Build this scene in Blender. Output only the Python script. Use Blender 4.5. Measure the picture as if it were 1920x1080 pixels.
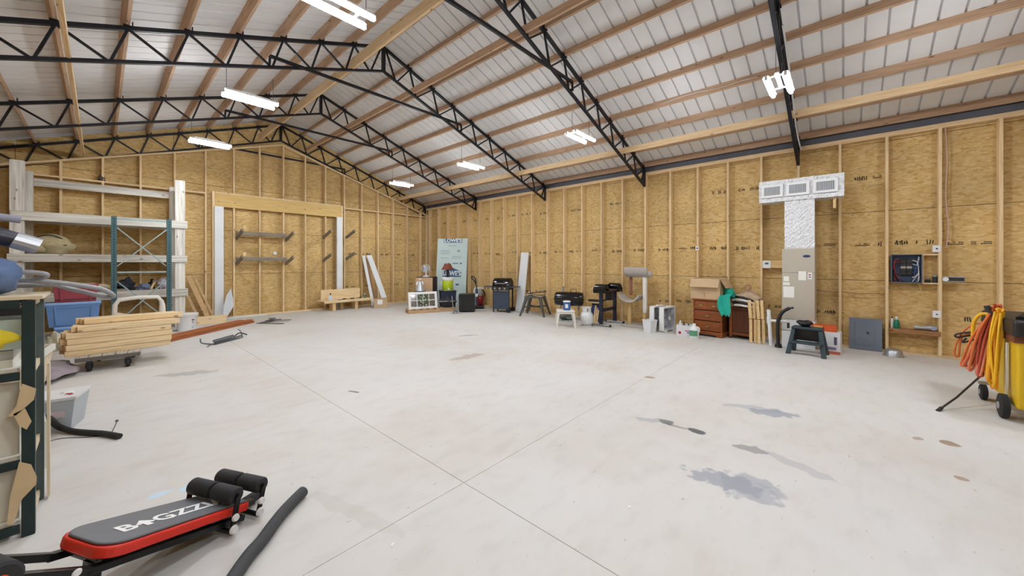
import bpy, bmesh, math, random
from mathutils import Vector, Matrix, noise
random.seed(7)
for o in list(bpy.data.objects): bpy.data.objects.remove(o)
SC = bpy.context.scene
COL = SC.collection

# ------------------------------------------------------------------ camera
H = 1.53                      # camera height above the slab (m)
FPX, HORIZON = 693.5, 493.0   # focal length in px and horizon row of the 1920x1080 frame
YAW = math.radians(48.06)
cam_d = bpy.data.cameras.new('camera'); cam = bpy.data.objects.new('camera', cam_d); COL.objects.link(cam)
cam.location = (0, 0, H); cam.rotation_euler = (math.pi/2, 0, -YAW)
cam_d.sensor_width = 36; cam_d.lens = 36*FPX/1920; cam_d.shift_y = -(540-HORIZON)/1920
cam_d.clip_start = 0.05; cam_d.clip_end = 200
SC.camera = cam
# ------------------------------------------------------------------ world, exposure
w = bpy.data.worlds.new('world'); SC.world = w; w.use_nodes = True
w.node_tree.nodes['Background'].inputs[0].default_value = (0.75, 0.85, 1.0, 1)
w.node_tree.nodes['Background'].inputs[1].default_value = 0.1
SC.view_settings.view_transform = 'Standard'; SC.view_settings.look = 'None'
SC.view_settings.gamma = 1.0; SC.view_settings.use_curve_mapping = False
SC.view_settings.exposure = 1.78
SC.cycles.use_light_tree = False; SC.cycles.max_bounces = 5; SC.cycles.diffuse_bounces = 4; SC.cycles.glossy_bounces = 2; SC.cycles.transmission_bounces = 4; SC.cycles.transparent_max_bounces = 6
SC.cycles.caustics_reflective = False; SC.cycles.caustics_refractive = False
SC.cycles.use_adaptive_sampling = True; SC.cycles.adaptive_threshold = .03
LAMP_POWER = 62.0             # emission strength of the LED tubes

# ------------------------------------------------------------------ building measures
XR, XL, XC = 5.9*H, -1.036*H, 2.432*H      # stud faces of the side walls, ridge
YB, YF = 8.34*H, -6.2                      # stud face of the gable wall, front wall
HW = XR - XC
TOP = 2.466*H                              # top of the side-wall plates
def zt(x): return (3.79*H) - 0.367*abs(x-XC)      # top chord of the trusses
def zb(x): return (3.45*H) - 0.352*abs(x-XC)      # bottom chord
def zg(x): return (3.353*H) - 0.314*abs(x-XC)     # gable plate
CA, SA = math.cos(YAW), math.sin(YAW)
def ray(px, py):
    u = (px-960)/FPX; v = (HORIZON-py)/FPX
    return Vector((SA+CA*u, CA-SA*u, v))
def fl(px, py, z=0.0):            # point of height z seen at a photo pixel
    d = ray(px, py); t = (z-H)/d.z
    return Vector((d.x*t, d.y*t, z))
def onx(px, py, x=XR):            # point on a plane x = const
    d = ray(px, py); t = x/d.x
    return Vector((x, d.y*t, H+d.z*t))
def ony(px, py, y=YB):
    d = ray(px, py); t = y/d.y
    return Vector((d.x*t, y, H+d.z*t))

# ------------------------------------------------------------------ materials
MATS = {}
def new_mat(name):
    m = bpy.data.materials.new(name); m.use_nodes = True
    nt = m.node_tree; b = nt.nodes['Principled BSDF']
    return m, nt, b
def N(nt, typ, **kw):
    n = nt.nodes.new(typ)
    for k, v in kw.items():
        if k.startswith('i_'): n.inputs[int(k[2:])].default_value = v
        else: setattr(n, k, v)
    return n
def lin(c):
    return tuple(((x/255)/12.92 if x/255 <= .04045 else ((x/255+.055)/1.055)**2.4) for x in c)
def mat(name, rgb, rough=.6, metal=0.0, var=.12, scale=8.0, bump=0.0, stretch=(1,1,1), objvar=0.0, spec=.5, alpha=1.0, trans=0.0):
    """plain procedural surface: sRGB colour with noise variation, optional bump and per-object variation"""
    if name in MATS: return MATS[name]
    m, nt, b = new_mat(name)
    c = lin(rgb)
    tc = N(nt, 'ShaderNodeTexCoord'); mp = N(nt, 'ShaderNodeMapping')
    mp.inputs['Scale'].default_value = stretch
    nt.links.new(tc.outputs['Object'], mp.inputs[0])
    nz = N(nt, 'ShaderNodeTexNoise'); nz.inputs['Scale'].default_value = scale; nz.inputs['Detail'].default_value = 4
    nt.links.new(mp.outputs[0], nz.inputs['Vector'])
    mx = N(nt, 'ShaderNodeMix', data_type='RGBA')
    mx.inputs[6].default_value = (*[x*(1-var) for x in c], 1); mx.inputs[7].default_value = (*[min(1, x*(1+var)) for x in c], 1)
    nt.links.new(nz.outputs['Fac'], mx.inputs[0])
    out = mx.outputs[2]
    if objvar:
        oi = N(nt, 'ShaderNodeObjectInfo'); hv = N(nt, 'ShaderNodeHueSaturation')
        mr = N(nt, 'ShaderNodeMapRange'); mr.inputs[3].default_value = 1-objvar; mr.inputs[4].default_value = 1+objvar
        nt.links.new(oi.outputs['Random'], mr.inputs[0]); nt.links.new(mr.outputs[0], hv.inputs['Value'])
        nt.links.new(out, hv.inputs['Color']); out = hv.outputs[0]
    nt.links.new(out, b.inputs['Base Color'])
    b.inputs['Roughness'].default_value = rough; b.inputs['Metallic'].default_value = metal
    b.inputs['Specular IOR Level'].default_value = spec
    if trans: b.inputs['Transmission Weight'].default_value = trans
    if alpha < 1: b.inputs['Alpha'].default_value = alpha
    if bump:
        bp = N(nt, 'ShaderNodeBump'); bp.inputs['Strength'].default_value = bump; bp.inputs['Distance'].default_value = .01
        nt.links.new(nz.outputs['Fac'], bp.inputs['Height']); nt.links.new(bp.outputs[0], b.inputs['Normal'])
    MATS[name] = m
    return m
def ramp(nt, stops):
    r = N(nt, 'ShaderNodeValToRGB'); e = r.color_ramp.elements
    while len(e) < len(stops): e.new(.5)
    for el, (p, c) in zip(e, stops): el.position = p; el.color = (*c, 1)
    return r
def make_osb():
    m, nt, b = new_mat('osb')
    g = N(nt, 'ShaderNodeNewGeometry')
    mp = N(nt, 'ShaderNodeMapping'); mp.inputs['Scale'].default_value = (1, 1, 2.4)
    nt.links.new(g.outputs['Position'], mp.inputs[0])
    wz = N(nt, 'ShaderNodeTexNoise'); wz.inputs['Scale'].default_value = 5
    nt.links.new(mp.outputs[0], wz.inputs['Vector'])
    ad = N(nt, 'ShaderNodeMix', data_type='RGBA', blend_type='LINEAR_LIGHT'); ad.inputs[0].default_value = .06
    nt.links.new(mp.outputs[0], ad.inputs[6]); nt.links.new(wz.outputs['Color'], ad.inputs[7])
    vo = N(nt, 'ShaderNodeTexVoronoi'); vo.inputs['Scale'].default_value = 15
    nt.links.new(ad.outputs[2], vo.inputs['Vector'])
    r = ramp(nt, [(0, lin((196, 160, 100))), (.25, lin((210, 177, 118))), (.6, lin((216, 185, 128))), (1, lin((224, 197, 146)))])
    sp = N(nt, 'ShaderNodeSeparateColor'); nt.links.new(vo.outputs['Color'], sp.inputs[0]); nt.links.new(sp.outputs[0], r.inputs[0])
    nz = N(nt, 'ShaderNodeTexNoise'); nz.inputs['Scale'].default_value = 1.3; nz.inputs['Detail'].default_value = 5
    nt.links.new(g.outputs['Position'], nz.inputs['Vector'])
    r2 = ramp(nt, [(.3, (.82, .80, .78)), (.7, (1.05, 1.03, 1.0))]); nt.links.new(nz.outputs['Fac'], r2.inputs[0])
    mu = N(nt, 'ShaderNodeMix', data_type='RGBA', blend_type='MULTIPLY'); mu.inputs[0].default_value = 1
    nt.links.new(r.outputs[0], mu.inputs[6]); nt.links.new(r2.outputs[0], mu.inputs[7])
    # thin dark flakes
    mp2 = N(nt, 'ShaderNodeMapping'); mp2.inputs['Scale'].default_value = (16, 16, 42); mp2.inputs['Location'].default_value = (3, 8, 1)
    nt.links.new(g.outputs['Position'], mp2.inputs[0])
    n3 = N(nt, 'ShaderNodeTexNoise'); n3.inputs['Scale'].default_value = 1; n3.inputs['Detail'].default_value = 2
    nt.links.new(mp2.outputs[0], n3.inputs['Vector'])
    r3 = ramp(nt, [(.62, (0, 0, 0)), (.70, (1, 1, 1))]); nt.links.new(n3.outputs['Fac'], r3.inputs[0])
    mk = N(nt, 'ShaderNodeMath', operation='MULTIPLY', i_1=.30); nt.links.new(r3.outputs[0], mk.inputs[0])
    m2 = N(nt, 'ShaderNodeMix', data_type='RGBA'); m2.inputs[7].default_value = (*lin((118, 82, 44)), 1)
    nt.links.new(mk.outputs[0], m2.inputs[0]); nt.links.new(mu.outputs[2], m2.inputs[6])
    oi = N(nt, 'ShaderNodeObjectInfo'); hv = N(nt, 'ShaderNodeHueSaturation'); mr = N(nt, 'ShaderNodeMapRange'); mr.inputs[3].default_value = .93; mr.inputs[4].default_value = 1.05
    nt.links.new(oi.outputs['Random'], mr.inputs[0]); nt.links.new(mr.outputs[0], hv.inputs['Value']); nt.links.new(m2.outputs[2], hv.inputs['Color'])
    nt.links.new(hv.outputs[0], b.inputs['Base Color']); b.inputs['Roughness'].default_value = .75
    b.inputs['Specular IOR Level'].default_value = .25
    MATS['osb'] = m; return m
def make_wood(name, dark, light, axis, rough=.7, knots=True, grain=60, ovar=.08):
    """lumber with grain along one object axis (0,1,2)"""
    m, nt, b = new_mat(name)
    tc = N(nt, 'ShaderNodeTexCoord'); oi = N(nt, 'ShaderNodeObjectInfo')
    vm = N(nt, 'ShaderNodeVectorMath', operation='ADD'); sc = N(nt, 'ShaderNodeVectorMath', operation='SCALE')
    cmb = N(nt, 'ShaderNodeCombineXYZ')
    mm = N(nt, 'ShaderNodeMath', operation='MULTIPLY', i_1=37.0); nt.links.new(oi.outputs['Random'], mm.inputs[0])
    for i in range(3): nt.links.new(mm.outputs[0], cmb.inputs[i])
    nt.links.new(tc.outputs['Object'], vm.inputs[0]); nt.links.new(cmb.outputs[0], vm.inputs[1])
    mp = N(nt, 'ShaderNodeMapping'); s = [grain]*3; s[axis] = grain/22
    mp.inputs['Scale'].default_value = s; nt.links.new(vm.outputs[0], mp.inputs[0])
    nz = N(nt, 'ShaderNodeTexNoise'); nz.inputs['Scale'].default_value = 1; nz.inputs['Detail'].default_value = 4; nz.inputs['Distortion'].default_value = .6
    nt.links.new(mp.outputs[0], nz.inputs['Vector'])
    r = ramp(nt, [(.3, lin(dark)), (.62, lin(light))]); nt.links.new(nz.outputs['Fac'], r.inputs[0])
    out = r.outputs[0]
    if knots:
        mp2 = N(nt, 'ShaderNodeMapping'); s = [7]*3; s[axis] = 3.2
        mp2.inputs['Scale'].default_value = s; nt.links.new(vm.outputs[0], mp2.inputs[0])
        vo = N(nt, 'ShaderNodeTexVoronoi'); vo.inputs['Scale'].default_value = 1; nt.links.new(mp2.outputs[0], vo.inputs['Vector'])
        r2 = ramp(nt, [(.06, (.45, .36, .30)), (.13, (1, 1, 1))]); nt.links.new(vo.outputs['Distance'], r2.inputs[0])
        mu = N(nt, 'ShaderNodeMix', data_type='RGBA', blend_type='MULTIPLY'); mu.inputs[0].default_value = 1
        nt.links.new(out, mu.inputs[6]); nt.links.new(r2.outputs[0], mu.inputs[7]); out = mu.outputs[2]
    hv = N(nt, 'ShaderNodeHueSaturation'); mr = N(nt, 'ShaderNodeMapRange'); mr.inputs[3].default_value = 1-ovar; mr.inputs[4].default_value = 1+ovar
    nt.links.new(oi.outputs['Random'], mr.inputs[0]); nt.links.new(mr.outputs[0], hv.inputs['Value']); nt.links.new(out, hv.inputs['Color'])
    nt.links.new(hv.outputs[0], b.inputs['Base Color']); b.inputs['Roughness'].default_value = rough
    b.inputs['Specular IOR Level'].default_value = .3
    bp = N(nt, 'ShaderNodeBump'); bp.inputs['Strength'].default_value = .15; bp.inputs['Distance'].default_value = .004
    nt.links.new(nz.outputs['Fac'], bp.inputs['Height']); nt.links.new(bp.outputs[0], b.inputs['Normal'])
    MATS[name] = m; return m
OSB = make_osb()
STUDX = make_wood('lumber_x', (212, 182, 136), (234, 208, 166), 0)
STUDY = make_wood('lumber_y', (206, 176, 134), (230, 202, 162), 1)
STUDZ = make_wood('lumber_z', (212, 182, 136), (234, 208, 166), 2)
PURL = make_wood('purlin_lumber', (172, 140, 114), (202, 170, 142), 1)
WHITEW = make_wood('whitewashed_timber', (176, 170, 160), (232, 228, 218), 0, grain=22, knots=True)
WHITEWZ = make_wood('whitewashed_post', (186, 180, 170), (236, 232, 224), 2, grain=22, knots=True)
GREYW = make_wood('weathered_wood', (106, 96, 84), (150, 138, 120), 0, knots=False)
STEEL = mat('black_steel', (26, 27, 36), .45, .3, .3, 12)
ROOFM = mat('white_painted_roofing', (232, 232, 234), .5, 0, .04, 3)
GALV_SHADE = mat('galvanised_and_shade_grey', (96, 98, 108), .5, .4, .2, 6)

# ------------------------------------------------------------------ mesh builder
class MB:
    def __init__(s): s.v = []; s.f = []; s.M = Matrix.Identity(4)
    def add(s, vs, fs):
        n = len(s.v); s.v += [tuple(s.M @ Vector(p)) for p in vs]; s.f += [tuple(n+i for i in f) for f in fs]; return s
    def box(s, c, d, rz=0, R=None):
        hx, hy, hz = d[0]/2, d[1]/2, d[2]/2
        R = R or Matrix.Rotation(rz, 3, 'Z')
        vs = [Vector(c)+R @ Vector((x, y, z)) for z in (-hz, hz) for y in (-hy, hy) for x in (-hx, hx)]
        return s.add(vs, [(0,2,3,1), (4,5,7,6), (0,1,5,4), (2,6,7,3), (0,4,6,2), (1,3,7,5)])
    def bx(s, x0, x1, y0, y1, z0, z1): return s.box(((x0+x1)/2, (y0+y1)/2, (z0+z1)/2), (x1-x0, y1-y0, z1-z0))
    def bar(s, a, b, w, h, up=(0,0,1)):
        a, b = Vector(a), Vector(b); d = (b-a); L = d.length; d.normalize(); up = Vector(up)
        if abs(d.dot(up)) > .98: up = Vector((0, 1, 0)) if abs(d.y) < .9 else Vector((1, 0, 0))
        sd = d.cross(up).normalized(); up = sd.cross(d)
        R = Matrix((d, sd, up)).transposed()
        return s.box((a+b)/2, (L, w, h), R=R)
    def tube(s, pts, r, n=8, closed=False):
        P = [Vector(p) for p in pts]; m = len(P); rs = r if isinstance(r, (list, tuple)) else [r]*m
        vs = []; prev = None
        for i, p in enumerate(P):
            a = P[(i-1) % m] if (closed or i > 0) else p; b = P[(i+1) % m] if (closed or i < m-1) else p
            d = (b-a).normalized()
            if prev is None:
                u = Vector((0, 0, 1)) if abs(d.z) < .9 else Vector((1, 0, 0)); sd = d.cross(u).normalized()
            else:
                sd = (prev - d*prev.dot(d)).normalized()
            prev = sd; u = sd.cross(d)
            vs += [p+(sd*math.cos(2*math.pi*k/n)+u*math.sin(2*math.pi*k/n))*rs[i] for k in range(n)]
        fs = []
        for i in range(m if closed else m-1):
            j = (i+1) % m
            fs += [(i*n+k, i*n+(k+1) % n, j*n+(k+1) % n, j*n+k) for k in range(n)]
        if not closed: fs += [tuple(range(n))[::-1], tuple((m-1)*n+k for k in range(n))]
        return s.add(vs, fs)
    def lathe(s, prof, c=(0,0,0), n=20, axis='z', sx=1, sy=1):
        vs = []; fs = []
        for r, z in prof:
            for k in range(n):
                a = 2*math.pi*k/n; x, y = r*math.cos(a)*sx, r*math.sin(a)*sy
                p = (x, y, z) if axis == 'z' else ((z, x, y) if axis == 'x' else (y, z, x))
                vs.append((c[0]+p[0], c[1]+p[1], c[2]+p[2]))
        for i in range(len(prof)-1):
            fs += [(i*n+k, i*n+(k+1) % n, (i+1)*n+(k+1) % n, (i+1)*n+k) for k in range(n)]
        fs += [tuple(range(n))[::-1], tuple((len(prof)-1)*n+k for k in range(n))]
        return s.add(vs, fs)
    def prism(s, poly, z0, z1, M=None):
        n = len(poly); M = M or Matrix.Identity(4)
        vs = [M @ Vector((x, y, z)) for z in (z0, z1) for x, y in poly]
        fs = [tuple(range(n))[::-1], tuple(range(n, 2*n))]+[(i, (i+1) % n, n+(i+1) % n, n+i) for i in range(n)]
        return s.add(vs, fs)
    def ball(s, c, r, nu=12, nv=8, jit=0, seed=0):
        rx, ry, rz = r if isinstance(r, (tuple, list)) else (r, r, r); vs = []; fs = []
        for i in range(nv+1):
            th = math.pi*i/nv
            for k in range(nu):
                a = 2*math.pi*k/nu; q = Vector((math.sin(th)*math.cos(a), math.sin(th)*math.sin(a), math.cos(th)))
                j = 1+jit*noise.noise(q*1.7+Vector((seed*3.1, seed, 0)))*2
                vs.append((c[0]+q.x*rx*j, c[1]+q.y*ry*j, c[2]+q.z*rz*j))
        for i in range(nv):
            fs += [(i*nu+k, (i+1)*nu+k, (i+1)*nu+(k+1) % nu, i*nu+(k+1) % nu) for k in range(nu)]
        return s.add(vs, fs)
    def grid(s, fn, nu, nv, th=0.004):
        P = [[Vector(fn(i/nu, j/nv)) for j in range(nv+1)] for i in range(nu+1)]
        top = []; bot = []
        for i in range(nu+1):
            for j in range(nv+1):
                a = P[min(i+1, nu)][j]-P[max(i-1, 0)][j]; b = P[i][min(j+1, nv)]-P[i][max(j-1, 0)]
                n = a.cross(b); n = n.normalized() if n.length > 1e-9 else Vector((0, 0, 1))
                top.append(P[i][j]+n*th/2); bot.append(P[i][j]-n*th/2)
        w = nv+1; q = len(top); fs = []
        for i in range(nu):
            for j in range(nv):
                a, b, c, d = i*w+j, (i+1)*w+j, (i+1)*w+j+1, i*w+j+1
                fs += [(a, b, c, d), (q+d, q+c, q+b, q+a)]
        ed = [i*w for i in range(nu+1)]+[nu*w+j for j in range(1, nv+1)]+[i*w+nv for i in range(nu-1, -1, -1)]+[j for j in range(nv-1, 0, -1)]
        for k in range(len(ed)):
            a, b = ed[k], ed[(k+1) % len(ed)]; fs.append((b, a, q+a, q+b))
        return s.add(top+bot, fs)
    def mesh(s, name, smooth=False):
        me = bpy.data.meshes.new(name); me.from_pydata(s.v, [], s.f)
        bm = bmesh.new(); bm.from_mesh(me); bmesh.ops.recalc_face_normals(bm, faces=bm.faces); bm.to_mesh(me); bm.free()
        if smooth:
            for p in me.polygons: p.use_smooth = True
        me.update(); return me
    def build(s, name, m, parent=None, smooth=False, bevel=0, seg=2, loc=None):
        me = s.mesh(name, smooth); me.materials.append(m)
        o = bpy.data.objects.new(name, me); COL.objects.link(o); o.parent = parent
        if loc is not None: o.location = loc
        if bevel:
            md = o.modifiers.new('bevel', 'BEVEL'); md.width = bevel; md.segments = seg; md.limit_method = 'ANGLE'
        if smooth and not bevel:
            md = o.modifiers.new('split', 'EDGE_SPLIT'); md.split_angle = math.radians(42)
        return o
def inst(o, name, parent, loc=(0,0,0), rot=(0,0,0), scale=(1,1,1)):     # another copy of one mesh
    c = o.copy(); c.name = name; COL.objects.link(c); c.parent = parent; c.location = loc; c.rotation_euler = rot; c.scale = scale
    return c
def tag(o, label, cat, group=None, kind=None):
    o['label'] = label; o['category'] = cat
    if group: o['group'] = group
    if kind: o['kind'] = kind
    return o
def thing(name, label, cat, loc=(0,0,0), rz=0, group=None):
    o = bpy.data.objects.new(name, None); COL.objects.link(o); o.location = loc; o.rotation_euler = (0, 0, rz)
    o.empty_display_size = .1
    return tag(o, label, cat, group)
def struct(name):
    o = bpy.data.objects.new(name, None); COL.objects.link(o); o['kind'] = 'structure'; return o
def copy_tree(o, parent=None):
    c = o.copy(); COL.objects.link(c); c.parent = parent
    for ch in o.children: copy_tree(ch, c)
    return c
def clip_poly(poly, a, b, c):      # keep a*x+b*y <= c
    out = []
    for i in range(len(poly)):
        p, q = poly[i], poly[(i+1) % len(poly)]; dp = a*p[0]+b*p[1]-c; dq = a*q[0]+b*q[1]-c
        if dp <= 0: out.append(p)
        if dp*dq < 0:
            t = dp/(dp-dq); out.append((p[0]+t*(q[0]-p[0]), p[1]+t*(q[1]-p[1])))
    return out

# ================================================================== floor
def make_concrete():
    m, nt, b = new_mat('concrete_slab')
    g = N(nt, 'ShaderNodeNewGeometry'); P = g.outputs['Position']
    n1 = N(nt, 'ShaderNodeTexNoise'); n1.inputs['Scale'].default_value = .55; n1.inputs['Detail'].default_value = 5; n1.inputs['Roughness'].default_value = .62
    nt.links.new(P, n1.inputs['Vector'])
    r1 = ramp(nt, [(.28, lin((204, 196, 188))), (.5, lin((211, 208, 204))), (.72, lin((215, 214, 213)))]); nt.links.new(n1.outputs['Fac'], r1.inputs[0])
    # trowel drag marks, long across the room
    mp = N(nt, 'ShaderNodeMapping'); mp.inputs['Scale'].default_value = (1.6, 3.4, 1); mp.inputs['Rotation'].default_value = (0, 0, .5); nt.links.new(P, mp.inputs[0])
    n2 = N(nt, 'ShaderNodeTexNoise'); n2.inputs['Scale'].default_value = 2.2; n2.inputs['Detail'].default_value = 4; nt.links.new(mp.outputs[0], n2.inputs['Vector'])
    r2 = ramp(nt, [(.32, (.91, .90, .89)), (.5, (1, 1, 1))]); nt.links.new(n2.outputs['Fac'], r2.inputs[0])
    mu = N(nt, 'ShaderNodeMix', data_type='RGBA', blend_type='MULTIPLY'); mu.inputs[0].default_value = .6
    nt.links.new(r1.outputs[0], mu.inputs[6]); nt.links.new(r2.outputs[0], mu.inputs[7]); out = mu.outputs[2]
    # small dark specks of dirt
    n3 = N(nt, 'ShaderNodeTexNoise'); n3.inputs['Scale'].default_value = 9; n3.inputs['Detail'].default_value = 3; nt.links.new(mp.outputs[0], n3.inputs['Vector'])
    r3 = ramp(nt, [(.69, (0, 0, 0)), (.76, (1, 1, 1))]); nt.links.new(n3.outputs['Fac'], r3.inputs[0])
    k3 = N(nt, 'ShaderNodeMath', operation='MULTIPLY', i_1=.45); nt.links.new(r3.outputs[0], k3.inputs[0])
    m3 = N(nt, 'ShaderNodeMix', data_type='RGBA'); m3.inputs[7].default_value = (*lin((128, 112, 98)), 1)
    nt.links.new(k3.outputs[0], m3.inputs[0]); nt.links.new(out, m3.inputs[6]); out = m3.outputs[2]
    # spills: end points as seen, half width (m), colour, strength
    nd = N(nt, 'ShaderNodeTexNoise'); nd.inputs['Scale'].default_value = 8; nd.inputs['Detail'].default_value = 3; nt.links.new(P, nd.inputs['Vector'])
    grey, dk, br, blue = (150, 154, 165), (84, 86, 92), (150, 118, 92), (196, 222, 238)
    spills = [((1290, 882), (1440, 925), .10, grey, .75), ((1355, 905), (1462, 925), .17, grey, .6), ((1362, 758), (1470, 772), .07, grey, .45),
              ((1412, 772), (1492, 778), .10, grey, .8), ((1236, 789), (1262, 794), .05, dk, .75), ((1288, 804), (1324, 815), .045, dk, .9),
              ((1196, 785), (1240, 790), .05, grey, .5), ((1370, 833), (1440, 850), .05, dk, .5), ((1430, 845), (1560, 900), .06, grey, .35),
              ((1760, 826), (1800, 836), .05, br, .8), ((1715, 820), (1730, 824), .04, br, .6), ((1790, 895), (1812, 898), .03, br, .7),
              ((846, 676), (908, 662), .10, br, .45), ((1208, 706), (1230, 709), .04, br, .8), ((300, 705), (410, 695), .10, dk, .3),
              ((276, 936), (325, 918), .035, blue, .9), ((338, 922), (368, 906), .045, blue, .9), ((560, 915), (760, 1000), .05, br, .10),
              ((1240, 792), (1300, 808), .02, dk, .5), ((860, 630), (892, 628), .05, dk, .45), ((655, 733), (672, 736), .02, dk, .8)]
    for a, c, hw, col, st in spills:
        pa, pc = fl(*a), fl(*c); mid = (pa+pc)/2; d = pc-pa; L = max(d.length/2, .03); ang = math.atan2(d.y, d.x)
        mp = N(nt, 'ShaderNodeMapping', vector_type='TEXTURE')
        mp.inputs['Location'].default_value = mid; mp.inputs['Rotation'].default_value = (0, 0, ang); mp.inputs['Scale'].default_value = (L*1.15, hw*1.2, 1)
        nt.links.new(P, mp.inputs[0])
        ln = N(nt, 'ShaderNodeVectorMath', operation='LENGTH'); nt.links.new(mp.outputs[0], ln.inputs[0])
        ma = N(nt, 'ShaderNodeMath', operation='MULTIPLY_ADD', i_1=1.9, i_2=-.95); nt.links.new(nd.outputs['Fac'], ma.inputs[0])
        sm = N(nt, 'ShaderNodeMath', operation='ADD'); nt.links.new(ln.outputs['Value'], sm.inputs[0]); nt.links.new(ma.outputs[0], sm.inputs[1])
        mr = N(nt, 'ShaderNodeMapRange', interpolation_type='SMOOTHSTEP'); mr.inputs[1].default_value = .75; mr.inputs[2].default_value = 1.0; mr.inputs[3].default_value = st; mr.inputs[4].default_value = 0
        nt.links.new(sm.outputs[0], mr.inputs[0])
        mx = N(nt, 'ShaderNodeMix', data_type='RGBA'); mx.inputs[7].default_value = (*lin(col), 1)
        nt.links.new(mr.outputs[0], mx.inputs[0]); nt.links.new(out, mx.inputs[6]); out = mx.outputs[2]
    nt.links.new(out, b.inputs['Base Color']); b.inputs['Roughness'].default_value = .62; b.inputs['Specular IOR Level'].default_value = .3
    bp = N(nt, 'ShaderNodeBump'); bp.inputs['Strength'].default_value = .08; nt.links.new(n2.outputs['Fac'], bp.inputs['Height']); nt.links.new(bp.outputs[0], b.inputs['Normal'])
    MATS['concrete_slab'] = m; return m
CONC = make_concrete()
floor = struct('floor')
JX, JY = 1.106*H, 1.288*H
x0, x1, y0, y1 = XL-.2, XR+.2, YF-.2, YB+.2
xs, ys = [x0, JX, x1], [y0, JY, y1]
for i in range(2):
    for j in range(2):
        MB().bx(xs[i]+(.002 if i else 0), xs[i+1]-(0 if i else .002), ys[j]+(.002 if j else 0), ys[j+1]-(0 if j else .002), -.12, 0).build('slab', CONC, floor)
MB().bx(x0, x1, y0, y1, -.14, -.004).build('joint_filler', mat('joint_filler', (178, 164, 146), .9), floor)

# ================================================================== walls
STW, STD, OT = .038, .14, .011
def osb_sheets(parent, a0, a1, to3, top, row_z=(0, 1.22, 2.44, 3.66, 4.88), off=(0, .5, 0, .5), clip=None, L=2.44, anchor=None):
    """lay 2.44 x 1.22 m sheets along a wall; to3(a, z, d) -> world, d = depth from the room side"""
    for r in range(len(row_z)-1):
        z0, z1 = row_z[r], min(row_z[r+1], top)
        if z1-z0 < .03: continue
        a = (a0 if anchor is None else anchor)-off[r]*L
        while a < a1:
            p0, p1 = max(a, a0), min(a+L, a1); a += L
            if p1-p0 < .05: continue
            g = .004; jd = random.uniform(0, .003)
            poly = [(p0+g, z0+g), (p1-g, z0+g), (p1-g, z1-g), (p0+g, z1-g)]
            if clip:
                for c in clip: poly = clip_poly(poly, *c)
            if len(poly) < 3: continue
            n = len(poly); vs = [to3(x, z, d) for d in (jd, OT+jd) for x, z in poly]
            MB().add(vs, [tuple(range(n)), tuple(range(n, 2*n))]+[(i, (i+1) % n, n+(i+1) % n, n+i) for i in range(n)]).build('osb_sheet', OSB, parent)
# ---- right wall (long side)
wr = struct('wall_right')
SP = .394*H
osb_sheets(wr, YF, YB+STD, lambda a, z, d: (XR+STD+d, a, z), TOP, L=4*SP, anchor=1.614*H-SP*24)
stud = MB().bx(-STD/2, STD/2, -STW/2, STW/2, -(TOP-.114)/2, (TOP-.114)/2).build('stud', STUDZ, wr)
y = 1.614*H-SP*20; first = True
right_studs = []
while y < YB-.1:
    if y > YF+.1:
        o = stud if first else inst(stud, 'stud', wr)
        first = False; o.location = (XR+STD/2, y, .038+(TOP-.114)/2); right_studs.append(y)
    y += SP
inst(stud, 'stud', wr, (XR+STD/2, YB-.03, .038+(TOP-.114)/2))
MB().bx(XR, XR+STD, YF, YB+STD, 0, .038).build('bottom_plate', STUDY, wr)
MB().bx(XR, XR+STD, YF, YB+STD, TOP-.076, TOP-.0385).build('top_plate', STUDY, wr)
MB().bx(XR, XR+STD, YF, YB+STD, TOP-.038, TOP).build('top_plate', STUDY, wr)
MB().bx(XR+.03, XR+.06, YF, YB+STD, TOP+.001, zt(XR)+.20).build('eave_shade_strip', GALV_SHADE, wr)  # dark grey strip stands in for unlit metal beyond the wall top
# ---- gable wall
wb = struct('wall_back')
sl = .367
clip = [(sl, 1, 3.79*H+.13+sl*XC), (-sl, 1, 3.79*H+.13-sl*XC)]
SB = .404*H
osb_sheets(wb, XL-STD, XR+STD, lambda a, z, d: (a, YB+STD+.06+d, z), 7, L=4*SB, anchor=.0257*H-8*SB, row_z=(0, 1.22, 2.44, 3.66, 4.88, 6.1), off=(0, .5, 0, .5, 0), clip=clip)
SB = .404*H
back_studs = [(.0257*H+SB*k) for k in range(-3, 20)]
HX0, HX1, HZ0, HZ1 = 1.364*H, 3.59*H, 2.01*H, 2.275*H      # header over the framed opening
BLK = 2.228*H
for x in back_studs+[XR-.03]:
    if x < XL or x > XR: continue
    t = zg(x)-.02
    if HX0 < x < HX1:
        MB().bx(-STW/2, STW/2, 0, STD, 0, HZ0-.045).build('stud', STUDZ, wb, loc=(x, YB, .038))
        MB().bx(-STW/2, STW/2, 0, STD, 0, t-HZ1).build('stud', STUDZ, wb, loc=(x, YB, HZ1))
    else:
        MB().bx(-STW/2, STW/2, 0, STD, 0, t-.038).build('stud', STUDZ, wb, loc=(x, YB, .038))
bs = [x for x in back_studs if XL <= x <= XR]
for a, c in zip(bs, bs[1:]+[XR-.03]):
    if a > HX0-.3 and c < HX1+.3: continue
    MB().bx(a+STW/2+.001, c-STW/2-.001, YB+.001, YB+STD, BLK-.019, BLK+.019).build('blocking', STUDX, wb)
MB().bx(XL, XR, YB, YB+STD, 0, .038).build('bottom_plate', STUDX, wb)
for s in (-1, 1):
    xe = XC+s*HW
    MB().bar((XC, YB+STD/2-.003, zg(XC)), (xe, YB+STD/2-.003, zg(xe)), STD, .04).build('gable_plate', STUDX, wb)
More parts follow.
